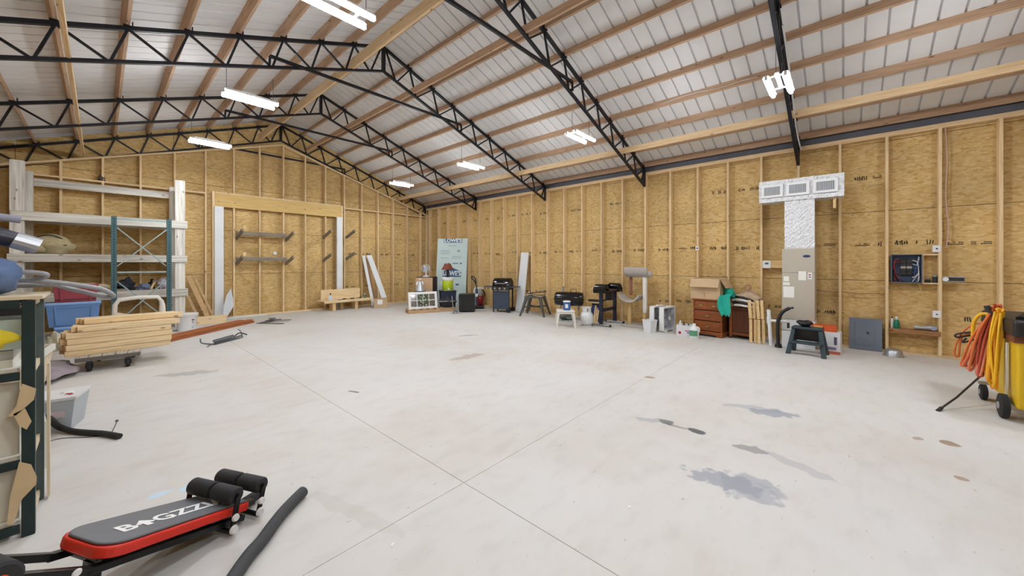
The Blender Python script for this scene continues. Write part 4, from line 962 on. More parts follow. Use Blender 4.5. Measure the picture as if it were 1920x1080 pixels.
# black stand with silver feet
NAVY = mat('navy_stand', (36, 40, 62), .45, .2, .15, 8)
sd = thing('saw_stand', 'black and navy two post work stand with silver feet', 'stand', (8.46, 4.38, 0), 0)
for q_ in (-1, 1):
    X_ = q_*.36
    MB().bx(X_-.03, X_+.03, -.04, .04, .05, .80).build('post', NAVY, sd, bevel=.004)
    MB().tube([(X_, -.22, .03), (X_, .22, .03)], .024, 10).build('foot', SILV, sd)
    for q in (-1, 1): MB().tube([(X_, q*.22, .03), (X_, q*.255, .03)], .029, 10).build('foot_cap', RUBB, sd)
    MB().lathe([(.06, -.17), (.095, -.14), (.10, 0), (.095, .14), (.06, .17)], (X_, 0, .92), 18, 'y').build('end_housing', GLB, sd, smooth=True)
    MB().bx(X_-.095, X_+.095, -.17, .17, .80, .92).build('end_skirt', GLB, sd, bevel=.015)
MB().bar((-.33, 0, .38), (.33, 0, .38), .04, .08).build('crossbar', NAVY, sd); MB().bx(-.26, .26, -.12, .12, .83, .87).build('tray', mat('dark_brown_tray', (70, 50, 46), .6), sd); MB().bx(-.26, .26, .10, .13, .87, .99).build('back_rail', GLB, sd); MB().bx(-.02, .12, -.07, .07, .60, .82).build('motor_box', BLACK, sd, bevel=.01); MB().bar((-.33, 0, .62), (-.02, 0, .62), .03, .03).build('arm', NAVY, sd)
# ================================================================== cat tree
FUR = mat('grey_plush', (176, 170, 164), .95, 0, .15, 30, bump=.4); SIS = mat('sisal_rope', (202, 170, 116), .9, 0, .15, 40, bump=.4); FUR2 = mat('brown_carpet', (136, 92, 74), .95, 0, .15, 30)
ct = thing('cat_tree', 'grey plush cat tree with cupped bed and perch', 'cat tree', (8.66, 3.72, 0), RW)
MB().bx(-.30, .32, -.24, .24, 0, .05).build('base', FUR, ct, bevel=.01)
MB().lathe([(.05, .05), (.05, .60)], (-.17, -.05, 0), 16).build('lower_post', SIS, ct); MB().lathe([(.035, .74), (.035, 1.20)], (-.18, .05, 0), 16).build('upper_post', FUR2, ct)
MB().lathe([(.045, .05), (.045, .35)], (.19, .0, 0), 16).build('lower_post', SIS, ct); MB().lathe([(.05, .35), (.055, .5), (.05, .9), (.055, 1.15), (.05, 1.22)], (.19, 0, 0), 16).build('wrapped_post', mat('white_plush', (226, 222, 214), .95, 0, .1, 30, bump=.4), ct, smooth=True)
mb = MB(); mb.grid(lambda u, v: (-.13+.26*math.sin(-1.25+2.5*u), -.22+.34*v, .60+.24*(1-math.cos(-1.25+2.5*u))), 14, 3, .035); mb.build('cup_bed', FUR, ct, smooth=True)
mb = MB(); mb.grid(lambda u, v: (-.26+.56*v, .02+.17*math.sin(-1.7+2.9*u), 1.20+.20*(1-math.cos(-1.7+2.9*u))), 14, 4, .035); mb.build('perch', FUR, ct, smooth=True)
# ================================================================== bin, fans, box, jug
wbn = thing('waste_bin', 'small white plastic waste bin before the box fans', 'bin', (8.12, 3.20, 0))
MB().lathe([(.10, 0), (.13, .26), (.138, .262), (.138, .275), (.128, .275), (.096, .01)], n=4, sx=1.2, sy=1.2).build('tub', mat('milky_plastic', (226, 227, 230), .4, 0, .03, 4), wbn).rotation_euler = (0, 0, .5)
GRI = mat('fan_grille', (168, 170, 178), .4, 0, .1, 8)
def box_fan(label, loc, rz):
    t = thing('box_fan', label, 'fan', loc, rz, 'white box fans'); S, D = .26, .055
    MB().bx(-S, -S+.03, -D, D, .03, .03+2*S).build('side_shell', WPL, t, bevel=.008); MB().bx(S-.03, S, -D, D, .03, .03+2*S).build('side_shell', WPL, t, bevel=.008)
    MB().bx(-S+.03, S-.03, -D, D, .03, .06).build('bottom_shell', WPL, t); MB().bx(-S+.03, S-.03, -D, D, 2*S, .03+2*S).build('top_shell', WPL, t)
    for s in (-1, 1): MB().bx(s*.18-.03, s*.18+.03, -.09, .09, 0, .029).build('foot', WPL, t)
    cz = .03+S; mb = MB()
    for r in (.06, .10, .14, .18, .22): mb.tube([(r*math.cos(a*.2618), -D+.003, cz+r*math.sin(a*.2618)) for a in range(24)], .003, 4, True)
    for k in range(16):
        a = k*.3927; mb.tube([(.04*math.cos(a), -D+.003, cz+.04*math.sin(a)), (.235*math.cos(a), -D+.003, cz+.235*math.sin(a))], .003, 4)
    mb.build('front_grille', GRI, t); MB().lathe([(.045, -.012), (.05, 0)], (0, -D+.004, cz), 18, 'y').build('hub_badge', WPL, t)
    for k in range(5):
        a = k*1.2566; MB().box((.12*math.cos(a), 0, cz+.12*math.sin(a)), (.17, .008, .11), R=Matrix.Rotation(-a, 3, 'Y')@Matrix.Rotation(.5, 3, 'X')).build('blade', GRI, t)
    MB().bx(-.225, .225, D-.012, D-.008, .065, .545).build('rear_grille', GRI, t); MB().lathe([(.018, 0), (.018, .02)], (.0, 0, .03+2*S), 12).build('knob', WPL, t)
    return t
box_fan('front white box fan, right one of the pair', (8.52, 2.96, 0), -.16); box_fan('rear white box fan behind the other, left of the pair', (8.56, 3.20, 0), -.12)
wx = thing('white_carton', 'low white carton with red print holding bottles, left of the dresser', 'box', (8.32, 2.50, 0), RW+.1)
WCAR = mat('white_carton_card', (224, 222, 226), .7, 0, .04, 4); REDI = mat('red_print', (168, 52, 60), .7)
mb = MB(); frustum(mb, .34, .26, .34, .26, 0, .22, t=.008); mb.build('carton', WCAR, wx)
MB().lathe([(.03, 0), (.03, .002)], (-.10, -.131, .06), 14, 'y').build('print_mark', REDI, wx); MB().bx(.04, .14, -.1315, -.130, .05, .09).build('print_mark', mat('blue_grey_print', (150, 158, 190), .7), wx); MB().bx(.0, .14, -.1315, -.130, .10, .115).build('print_mark', REDI, wx)
for x, c, h_, nm, lb in ((-.10, WPL, .32, 'spray_bottle', 'white bottle standing in the white carton'), (-.03, mat('maroon_bottle', (92, 44, 48), .4), .28, 'dark_bottle', 'dark maroon bottle standing in the white carton'), (.06, mat('grey_can', (120, 120, 128), .4), .25, 'grey_can', 'grey can standing in the white carton')):
    w_ = wx.matrix_world; p = Vector((8.34, 2.52, 0))+Matrix.Rotation(RW+.1, 3, 'Z') @ Vector((x, 0, .0085))
    t = thing(nm, lb, 'bottle', p); MB().lathe([(.028, 0), (.028, h_*.7), (.012, h_*.8)], n=14).build('body', c, t, smooth=True); MB().lathe([(.013, h_*.8), (.013, h_*.9)], n=10).build('cap', BLACK if nm != 'spray_bottle' else WPL, t)
jg = thing('bleach_jug', 'white jug with green label on the floor before the dresser', 'jug', (8.10, 2.28, 0), RW)
MB().lathe([(.082, 0), (.09, .02), (.09, .17), (.07, .22), (.03, .25), (.025, .27)], n=20).build('jug_body', WPL, jg, smooth=True); MB().lathe([(.03, .27), (.03, .295)], n=14).build('cap', WPL, jg)
mb = MB(); mb.grid(lambda u, v: (.0915*math.sin(-1+2*u), -.0915*math.cos(-1+2*u), .05+.11*v), 10, 1, .002); mb.build('label', mat('green_label', (96, 158, 120), .6, 0, .4, 18), jg)
MB().tube(arc((.05, 0, .23), (.12, 0, .22), (.09, 0, .13), 6), .014, 8).build('handle', WPL, jg, smooth=True)
# ================================================================== dresser with box, cloth, bag
CHER = make_wood('cherry_wood', (108, 56, 28), (150, 86, 44), 0, rough=.4, knots=False, ovar=.03); CHERD = make_wood('cherry_dark', (74, 38, 24), (104, 58, 34), 2, rough=.45, knots=False)
dr = thing('nightstand', 'cherry wood three drawer nightstand under the cardboard box', 'dresser', (8.68, 2.10, 0), RW-.12)
MB().bx(-.27, .27, -.20, .22, .10, .74).build('carcass', CHERD, dr); MB().bx(-.30, .30, -.245, .24, .741, .775).build('top', CHER, dr, bevel=.008)
MB().bx(-.29, .29, -.225, .23, .0, .10).build('plinth', CHER, dr, bevel=.004)
MB().prism([(-.2, 0), (.2, 0), (.15, .035), (-.15, .035)], -.0, .004, plane_M((0, -.2265, .002), (1, 0, 0), (0, 0, 1))).build('arched_cutout', BLACK, dr)
for z0, z1, two in ((.55, .73, True), (.33, .53, False), (.12, .31, False)):
    d_ = MB().bx(-.255, .255, -.225, -.202, z0, z1).build('drawer', CHER, dr, bevel=.008)
    if two: MB().bx(-.004, .004, -.2275, -.224, z0+.01, z1-.01).build('groove', CHERD, d_)
    for x in ((-.13, .13) if two else (0,)):
        zc = (z0+z1)/2; MB().box((x, -.229, zc), (.06, .006, .03)).build('backplate', mat('old_brass', (150, 134, 96), .4, .7), d_); MB().tube(arc((x-.035, -.235, zc+.005), (x, -.25, zc-.05), (x+.035, -.235, zc+.005), 6), .005, 6).build('bail_pull', mat('old_brass', (150, 134, 96), .4, .7), d_)
MB().bx(.256, .285, -.228, -.205, .10, .74).build('corner_post', CHER, dr); MB().bx(-.285, -.256, -.228, -.205, .10, .74).build('corner_post', CHER, dr)
bxo = thing('cardboard_box', 'big open cardboard box on the cherry nightstand', 'box', (8.66, 2.15, .776), RW-.1)
mb = MB(); frustum(mb, .58, .42, .58, .42, 0, .42, t=.006); mb.build('carton', CARD, bxo)
MB().bar((0, -.212, .42), (0, -.29, .25), .56, .005, up=(0, -1, .4)).build('flap', CARD, bxo); MB().bar((.291, 0, .42), (.40, 0, .24), .40, .005, up=(1, 0, .3)).build('flap', CARD, bxo); MB().bar((-.291, 0, .42), (-.33, 0, .24), .40, .005, up=(-1, 0, .3)).build('flap', CARD, bxo); MB().bar((0, .212, .42), (0, .25, .24), .56, .005, up=(0, 1, .3)).build('flap', CARD, bxo)
MB().bx(-.12, .10, -.2125, -.2115, .12, .125).build('print_line', mat('faint_brown_print', (156, 128, 98), .9), bxo); MB().bx(-.02, .0, -.2125, -.2115, .04, .13).build('print_line', mat('faint_brown_print', (156, 128, 98), .9), bxo)
for k in range(6): MB().bx(.2915, .2925, -.19, -.17, .05+k*.03, .068+k*.03).build('print_mark', INK, bxo)
TEALC = mat('teal_towel', (36, 168, 148), .95, 0, .2, 22, bump=.3)
tc_ = thing('teal_towel', 'bright teal towel draped over the nightstand corner', 'towel', (8.50, 1.76, .78), RW-.1)
def drape(u, v):
    x = -.10+.24*u; s = v*.62
    y = .10-min(s, .30); z = .028+.10*math.exp(-((s-.18)/.16)**2)*(.5+.6*u)+.02*math.sin(14*u+4*v)
    if s > .30: z -= (s-.30)*1.0; y -= .02+.02*math.sin(9*u)
    x += .06*math.sin(6*v+2*u)*v
    if v > .62: x = .02+(x-.02)*(1-(v-.62)*1.5)
    return (x, y, z)
MB().grid(drape, 14, 18, .008).build('cloth', TEALC, tc_, smooth=True)
mb = MB(); mb.ball((-.02, .15, .12), (.10, .09, .12), 16, 10, .3, 41); mb.v = [(x, y, max(z, 0)) for x, y, z in mb.v]; mb.build('bunch', TEALC, tc_, smooth=True)
ch = thing('wooden_end_table', 'dark brown wooden cabinet right of the nightstand', 'cabinet', (8.76, 1.50, 0), RW-.15)
MB().bx(-.20, .20, -.17, .17, .07, .60).build('carcass', CHERD, ch); MB().bx(-.23, .23, -.20, .20, .60, .63).build('top', CHERD, ch, bevel=.006)
for s in (-1, 1):
    MB().bx(s*.20-.025, s*.20+.025, -.20, -.15, .03, .60).build('post', CHER, ch); MB().bx(s*.20-.025, s*.20+.025, .15, .2, .03, .60).build('post', CHER, ch)
    MB().lathe([(.02, 0), (.025, .03)], (s*.2, -.18, 0), 10).build('caster', DARK, ch)
MB().bx(-.17, .17, -.182, -.171, .14, .56).build('door_panel', CHERD, ch, bevel=.006); MB().bx(-.17, .17, -.19, -.172, .08, .12).build('lower_rail', CHER, ch)
sbg = thing('striped_bag', 'tan bag with black and white stripes heaped on the brown cabinet', 'bag', (8.72, 1.47, .631), RW)
TAN = mat('tan_bag', (190, 168, 140), .85, 0, .15, 12); STR = mat('zebra_lining', (236, 232, 224), .7, 0, .05, 6)
mb = MB(); mb.ball((0, 0, .15), (.25, .17, .16), 20, 12, .22, 5); mb.v = [(x, y, max(z, 0)) for x, y, z in mb.v]; mb.build('bag_body', TAN, sbg, smooth=True)
for k, m in enumerate((BLACK, STR, BLACK, STR)): MB().tube(spline([(-.24+.02*k, -.10-.02*k, .20-.05*k), (-.08, -.19, .22-.055*k), (.10, -.19, .17-.045*k), (.20-.01*k, -.12, .10-.02*k)]), .022, 8).build('stripe', m, sbg, smooth=True)
MB().tube(spline([(.0, 0, .28), (.08, -.02, .40), (.02, -.02, .46), (-.04, -.02, .38), (.06, -.02, .34), (.18, -.04, .24)]), .012, 6).build('strap', mat('pink_brown_strap', (168, 120, 108), .8), sbg)
lump('shoe_bundle', 'brown and white shoe hanging over the right end of the striped bag', 'shoe', (8.72, 1.27, .631), (.07, .10, .10), mat('shoe_leather', (170, 140, 118), .6, 0, .3, 9), .2, 44)
# stakes
for k in range(4):
    for j in range(2):
        x0 = 8.32+.05*(k % 2); y0 = 1.33-.065*k; zz = (0, .42)[j]
        lab = ['far left', 'second', 'third', 'far right'][k]+(' lower' if j == 0 else ' upper')+' pine stake of the upright bundle by the brown cabinet'
        a = (x0-.03*j, y0+.03*j, zz+.002 if j == 0 else .43); c = (x0+.12, y0+.06, .45 if j == 0 else .80)
        tag(MB().bar((x0, y0+.0*j, .003), (x0+.10, y0+.02, .44), .05, .03).build('pine_stake', PINEZ, None) if j == 0 else MB().bar((x0+.09, y0+.02+.012*(k % 2), .452), (x0+.19, y0+.06, .80), .05, .03).build('pine_stake', PINEZ, None), lab, 'stake', 'pine stakes in the upright bundle')
# white pipe and black hose
pv = thing('white_pipe', 'white plastic pipe with tee standing by the air handler', 'pipe', (8.30, .99, 0), RW)
MB().tube([(-.02, 0, 0), (-.06, .02, .66)], .03, 12).build('pipe', WPL, pv); MB().tube([(-.05, .02, .46), (.22, .0, .47)], .024, 10).build('tee_branch', WPL, pv); MB().tube([(-.05, .018, .40), (-.055, .02, .53)], .037, 12).build('coupling', WPL, pv)
bh = thing('black_hose', 'short black flexible hose hanging beside the white pipe', 'hose', (8.20, .93, 0), RW)
MB().tube(spline([(.04, .02, .03), (.03, .02, .30), (.04, .04, .50), (.10, .05, .64), (.20, .05, .72)]), .03, 10).build('hose', BLACK, bh, smooth=True); MB().tube([(.19, .05, .715), (.26, .05, .735)], .018, 8).build('nozzle', DARK, bh); MB().lathe([(.06, 0), (.05, .06)], (.04, .02, 0), 14).build('boot', BLACK, bh)
# ================================================================== air handler with foil duct
AH = mat('air_handler_paint', (186, 178, 164), .5, .1, .04, 3)
m, nt, b = new_mat('foil_wrap'); MATS['foil_wrap'] = m
tcn = N(nt, 'ShaderNodeTexCoord'); vo = N(nt, 'ShaderNodeTexNoise'); vo.inputs['Scale'].default_value = 60; vo.inputs['Detail'].default_value = 4; nt.links.new(tcn.outputs['Object'], vo.inputs['Vector'])
rr = ramp(nt, [(.28, lin((176, 178, 184))), (.46, lin((222, 224, 228))), (.7, lin((240, 241, 244)))]); nt.links.new(vo.outputs['Fac'], rr.inputs[0]); nt.links.new(rr.outputs[0], b.inputs['Base Color'])
bp = N(nt, 'ShaderNodeBump'); bp.inputs['Strength'].default_value = .8; bp.inputs['Distance'].default_value = .012; nt.links.new(vo.outputs['Fac'], bp.inputs['Height']); nt.links.new(bp.outputs[0], b.inputs['Normal'])
b.inputs['Roughness'].default_value = .42; b.inputs['Metallic'].default_value = .25; FOIL = m
XF = 8.40
ah = thing('air_handler', 'tall beige air handler with paper notices, under the foil duct', 'air handler', (XF, .62, .50), RW)
MB().bx(-.235, .235, 0, .50, 0, .85).build('lower_cabinet', AH, ah, bevel=.006); MB().bx(-.235, .235, 0, .50, .853, 1.29).build('upper_cabinet', AH, ah, bevel=.006)
for (x, z, w_, h_) in ((.06, .80, .11, .16), (.165, .80, .06, .12), (-.17, .74, .08, .09), (-.17, .65, .10, .05), (-.135, .50, .16, .20)): MB().box((x, -.003, z), (w_, .003, h_)).build('paper_notice', PAPER, ah)
MB().box((.165, -.0055, .82), (.035, .002, .02)).build('red_mark', REDI, ah); MB().box((.165, -.0055, .78), (.035, .002, .02)).build('red_mark', mat('grey_blue_mark', (120, 120, 150), .7), ah)
mb = MB(); mb.lathe([(.055, 0), (.055, .004)], (.12, -.004, 1.15), 20, 'y', sx=.42, sy=1.0); mb.build('oval_badge', mat('navy_badge', (34, 60, 104), .4), ah)
pb = thing('return_plenum', 'white plenum box on the floor beneath the air handler', 'plenum', (XF, .62, 0), RW)
MB().bx(-.24, .24, -.01, .52, 0, .496).build('box', WPL, pb, bevel=.004); MB().bx(-.24, .24, -.016, -.011, .30, .305).build('seam', DARK, pb); MB().bx(-.16, -.12, -.0135, -.011, .34, .44).build('marking', INK, pb)
dk_ = thing('foil_duct', 'foil wrapped T duct with three white grilles on the right wall', 'duct', (XF+.02, .605, 0), RW)
def foil_box(name, x0, x1, y0, y1, z0, z1, nx, nz):
    R2 = random.Random(int(x0*100)); mb = MB()
    def f(side):
        return lambda u, v: ((x0+(x1-x0)*u+R2.uniform(-.004, .004), (y0 if side else y1)+R2.uniform(-.006, .006), z0+(z1-z0)*v+R2.uniform(-.004, .004)))
    mb.bx(x0+.008, x1-.008, y0+.008, y1-.008, z0+.008, z1-.008); mb.grid(f(True), nx, nz, .006)
    return mb.build(name, FOIL, dk_)
foil_box('riser', -.215, .215, .0, .36, 1.791, 2.665, 14, 26); foil_box('branch', -.605, .605, -.02, .38, 2.668, 3.062, 36, 12)
for cx in (-.40, -.02, .36):
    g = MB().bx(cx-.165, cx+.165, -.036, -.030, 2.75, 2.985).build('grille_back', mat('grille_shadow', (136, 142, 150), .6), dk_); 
    for a in ((cx-.165, cx-.125, 2.75, 2.985), (cx+.125, cx+.165, 2.75, 2.985), (cx-.125, cx+.125, 2.75, 2.79), (cx-.125, cx+.125, 2.945, 2.985)): MB().bx(a[0], a[1], -.050, -.0365, a[2], a[3]).build('grille_frame', WPL, g)
    for k in range(11): x = cx-.118+k*.0236; MB().bx(x-.003, x+.003, -.048, -.0365, 2.79, 2.945).build('slat', WPL, g)
MB().bx(.46, .50, .05, .09, 2.48, 2.667).build('support_leg', PINEZ, dk_)
# thermostat on a block
th_ = thing('thermostat', 'white thermostat on a wood block left of the air handler', 'thermostat', (XR-.001, 1.167, 1.50), RW)
MB().bx(-.07, .07, -.03, 0, -.075, .075).build('body', WPL, th_, bevel=.006); MB().bx(-.03, .03, -.032, -.031, .0, .04).build('display', mat('lcd_grey', (96, 108, 104), .3), th_)
tag(MB().bx(-.02, 0, .90, 1.095, 1.43, 1.575).build('mounting_block', PINEY, None, loc=(XR-.001+.0, 0, 0)), 'wood mounting block between thermostat and air handler', 'block')
# small outlet box
ob = thing('outlet_box', 'small white outlet box on a stud above the cat tree', 'outlet', (XR-.001, 2.47, 1.86), RW); MB().bx(-.03, .03, -.03, 0, -.045, .045).build('box', WPL, ob, bevel=.003); MB().bx(-.012, .012, -.032, -.0305, -.02, .02).build('socket', DARK, ob)
# ================================================================== step stool and boxes by the air handler
DT = mat('dark_teal_plastic', (42, 62, 68), .5, 0, .12, 8)
ss = thing('step_stool', 'dark teal plastic two step stool before the white plenum', 'step stool', (7.92, .46, 0), RW-.1)
for s in (-1, 1):
    MB().add([(s*.235-.03, -.20, 0), (s*.235+.03, -.20, 0), (s*.235+.03, -.12, 0), (s*.235-.03, -.12, 0), (s*.175-.025, -.08, .42), (s*.175+.025, -.08, .42), (s*.175+.025, .0, .42), (s*.175-.025, .0, .42)], [(0,1,2,3), (4,5,6,7), (0,1,5,4), (1,2,6,5), (2,3,7,6), (3,0,4,7)]).build('front_leg', DT, ss)
    MB().add([(s*.225-.03, .16, 0), (s*.225+.03, .16, 0), (s*.225+.03, .23, 0), (s*.225-.03, .23, 0), (s*.17-.025, .06, .42), (s*.17+.025, .06, .42), (s*.17+.025, .13, .42), (s*.17-.025, .13, .42)], [(0,1,2,3), (4,5,6,7), (0,1,5,4), (1,2,6,5), (2,3,7,6), (3,0,4,7)]).build('rear_leg', DT, ss)
MB().bx(-.205, .205, -.10, .14, .42, .455).build('top_step', DT, ss, bevel=.012); MB().bx(-.215, .215, -.21, -.06, .19, .225).build('lower_step', DT, ss, bevel=.012); MB().bx(-.19, .19, .02, .035, .22, .42).build('riser', BLACK, ss)
lump('black_pouch_bag', 'limp black pouch on top of the dark teal step stool', 'bag', (7.95, .50, .456), (.08, .11, .055), BLACK, .2, 51)
wb2 = thing('white_bottle_carton', 'tall white carton with orange top at the right of the step stool', 'box', (8.32, .17, 0), RW-.08)
MB().bx(-.13, .13, -.12, .14, .0, .36).build('carton', WCAR, wb2); MB().bx(-.13, .13, -.1215, -.1205, .0, .05).build('orange_band', mat('orange_brown', (190, 96, 66), .7), wb2); MB().bx(.05, .09, -.1215, -.1205, .16, .29).build('picture', mat('indigo_print', (84, 80, 108), .7, 0, .4, 20), wb2); MB().bx(-.08, .08, -.1215, -.1205, .07, .12).build('picture', mat('grey_blue_mark', (120, 120, 150), .7), wb2)
ot = thing('orange_box', 'orange and yellow box on top of the tall white carton', 'box', (8.36, .24, .361), RW); MB().bx(-.19, .14, -.10, .10, 0, .10).build('box', mat('orange_card', (204, 84, 36), .6, 0, .1, 6), ot); MB().bx(-.16, -.04, -.1012, -.1004, .01, .09).build('print_block', mat('amber_print', (232, 178, 92), .6), ot)
# grey cover leaning on the wall
gp = thing('panel_cover', 'grey steel panel cover leaning on the right wall', 'panel', (8.99, -.27, .045), RW)
GREYP = mat('grey_blue_enamel', (112, 122, 138), .5, .2, .08, 4); tlt = Matrix.Rotation(-.06, 4, 'X')
def gpb(n_, x0, x1, y0, y1, z0, z1, m): mb = MB(); mb.M = tlt; mb.bx(x0, x1, y0, y1, z0, z1); return mb.build(n_, m, gp, bevel=.003)
gpb('cover', -.205, .215, -.02, 0, -.04, .51, GREYP); gpb('inner_door', -.13, .13, -.026, -.021, .04, .43, GREYP); gpb('latch', .02, .05, -.034, -.027, .24, .28, DARK)
# ================================================================== electrics between the studs
ep = thing('breaker_panel', 'open breaker panel with wires in the stud bay', 'electric panel', (XR+.03, -.775, 1.435), RW)
NVY = mat('panel_interior', (58, 74, 96), .5, .3, .25, 12)
MB().bx(-.175, .175, .05, .06, -.23, .23).build('back', NVY, ep)
for a in ((-.18, -.172, -.23, .23), (.172, .18, -.23, .23)): MB().bx(a[0], a[1], -.04, .06, a[2], a[3]).build('side', GREYP, ep)
for a in ((-.18, .18, -.238, -.23), (-.18, .18, .23, .238)): MB().bx(a[0], a[1], -.04, .06, a[2], a[3]).build('end', GREYP, ep)
MB().bx(-.07, .07, .02, .049, -.12, .16).build('breaker_column', BLACK, ep)
for k in range(5):
    for s in (-1, 1): MB().bx(s*.035-.03, s*.035+.03, .005, .02, -.10+.05*k, -.06+.05*k).build('breaker', DARK if k != 2 else SILV, ep)
WC = [mat('white_wire', (226, 222, 214), .5), BLACK, mat('blue_wire', (64, 92, 140), .5), REDI]
R = random.Random(2)
for k in range(12):
    s = -1 if k % 2 else 1; z0 = R.uniform(-.15, .15)
    MB().tube(spline([(s*.07, .02, z0), (s*R.uniform(.09, .13), .0, z0+R.uniform(-.05, .05)), (s*.145, .01, R.uniform(-.2, .2)), (s*R.uniform(.03, .14), .03, -.22)]), .005, 5).build('wire', WC[k % 4], ep, smooth=True)
wbx = thing('wooden_cubby', 'small wooden cubby between the studs, right of the breaker panel', 'cubby', (XR+.02, -1.03, 1.42), RW)
for a in ((-.075, .11, -.235, -.215), (-.075, .11, .235, .255)): MB().bx(a[0], a[1], 0, .12, a[2], a[3]).build('shelf_board', PINE, wbx)
MB().bx(-.075, -.057, 0, .12, -.215, .235).build('side_board', PINEZ, wbx)
pd = thing('padlock', 'dark padlock lying in the small wooden cubby', 'padlock', (XR+.07, -1.02, 1.206), RW); MB().bx(-.03, .03, -.02, .02, 0, .05).build('body', BLACK, pd, bevel=.006); MB().tube(arc((-.02, 0, .05), (0, 0, .12), (.02, 0, .05), 6), .006, 6).build('shackle', SILV, pd)
jr = thing('small_jar', 'small grey jar in the right side of the wooden cubby', 'jar', (XR+.07, -1.10, 1.206), RW); MB().lathe([(.028, 0), (.028, .10)], n=12).build('body', DARK, jr); MB().lathe([(.03, .10), (.03, .125)], n=12).build('lid', SILV, jr)
for y, z, lb in ((-1.11, 1.76, 'upper square outlet box beside the stud right of the breaker panel'), (-1.11, .70, 'lower outlet box above the small wall shelf')):
    t = thing('square_outlet', lb, 'outlet', (XR+.02, y, z), RW, 'white outlet boxes'); MB().bx(-.045, .045, -.03, .05, -.055, .055).build('box', WPL, t, bevel=.004); MB().lathe([(.012, -.034), (.012, -.031)], (0, 0, 0), 10, 'y').build('socket', DARK, t)
ps = thing('power_strip', 'white metal strip screwed across the stud right of the breaker panel', 'power strip', (XR-.001, -1.30, 1.27), RW)
MB().bx(-.13, .10, -.035, 0, -.045, .045).build('housing', SILV, ps, bevel=.005); MB().bx(-.08, .09, -.0375, -.0355, -.025, .03).build('label', DARK, ps)
MB().lathe([(.03, -.05), (.035, -.036)], (-.10, 0, 0), 14, 'y').build('dial', WPL, ps)
wsf = thing('wall_shelf', 'thin brown wooden shelf board fixed between the studs', 'shelf', (XR, -.86, .40), RW); MB().bx(-.29, .29, -.06, .12, 0, .022).build('board', make_wood('brown_shelf_wood', (140, 98, 62), (170, 126, 86), 0), wsf); MB().bx(-.29, .29, -.06, -.045, -.05, -.001).build('front_lip', MATS['brown_shelf_wood'], wsf)
gb = thing('green_bottle', 'green glue bottle standing on the thin wall shelf', 'bottle', (XR+.01, -.66, .423), RW); MB().lathe([(.035, 0), (.04, .03), (.035, .11), (.02, .15)], n=16).build('body', mat('green_bottle_plastic', (24, 120, 94), .35), gb, smooth=True); MB().lathe([(.016, .15), (.012, .20)], n=10).build('cap', WPL, gb)
b2 = thing('white_tube', 'small white capped tube beside the green bottle', 'tube', (XR+.05, -.61, .423), RW); MB().lathe([(.018, 0), (.02, .12), (.01, .16)], n=12).build('body', WPL, b2, smooth=True); MB().lathe([(.01, .16), (.006, .19)], n=8).build('tip', BLACK, b2)
sl_ = thing('silver_flashlight', 'silver hand tool lying on the thin wall shelf', 'tool', (XR+.0, -.99, .423), RW); MB().tube([(-.13, 0, .045), (-.05, 0, .04), (.06, 0, .05), (.12, 0, .045)], [.04, .03, .045, .035], 14).build('body', SILV, sl_, smooth=True); MB().lathe([(.03, -.05), (.025, -.02)], (.08, 0, .045), 14, 'y').build('dial', mat('blue_grey_print', (150, 158, 190), .7), sl_)
bw = thing('steel_bowl', 'small silver bowl upside down on the floor by the wall', 'bowl', (8.72, -.60, 0)); MB().lathe([(.125, 0), (.115, .03), (.10, .09), (.07, .115), (.0, .12)], n=24).build('bowl', SILV, bw, smooth=True); MB().lathe([(.13, 0), (.13, .008)], n=24).build('rim', SILV, bw)
# cables
CAB = mat('cable_jacket', (150, 104, 76), .7)
def cable(label, pts, r=.007, m=CAB):
    o = MB().tube(spline(pts), r, 6).build('electrical_cable', m, None, smooth=True); return tag(o, label, 'cable', 'electrical cables on the framing')
cable('brown cable running level between studs right of the air handler', [(XR+.05, .42, 1.02), (XR+.05, .2, .99), (XR+.05, .02, 1.0), (XR+.05, -.2, .98), (XR+.05, -.54, 1.0)])
cable('pink-white cable hanging down beside the stud right of the cubby', [(XR+.04, -1.205, TOP-.08), (XR+.04, -1.225, 3.2), (XR+.04, -1.21, 2.6), (XR+.04, -1.24, 2.1), (XR+.04, -1.215, 1.80)], .009, mat('pink_white_cable', (206, 170, 158), .6))
cable('yellow cable slanting down to the lower outlet box', [(XR+.06, -.92, 1.19), (XR+.1, -.98, .98), (XR+.08, -1.10, .757)], .006, mat('yellow_cable', (214, 186, 110), .6))
cable('white cable looping down the truss end above the foil duct', [(XC+2.3, TY[0]-.06, zb(XC+2.3)+.2), (XC+3.2, TY[0]-.06, zb(XC+3.2)+.16), (XC+4.2, TY[0]-.05, zb(XC+4.2)+.06), (XC+4.9, TY[0]-.06, zb(XC+4.9)+.10), (XR-.12, TY[0]-.06, zb(XR)+.30)], .012, mat('white_cable', (220, 222, 224), .5))
cable('white wire strung along a purlin left of the end-on strip light', [onx(1212, 206, 7.21), onx(1290, 178, 7.21), onx(1345, 166, 7.21), onx(1400, 149, 7.21), onx(1440, 142, 7.21)], .006, MATS['white_cable'])

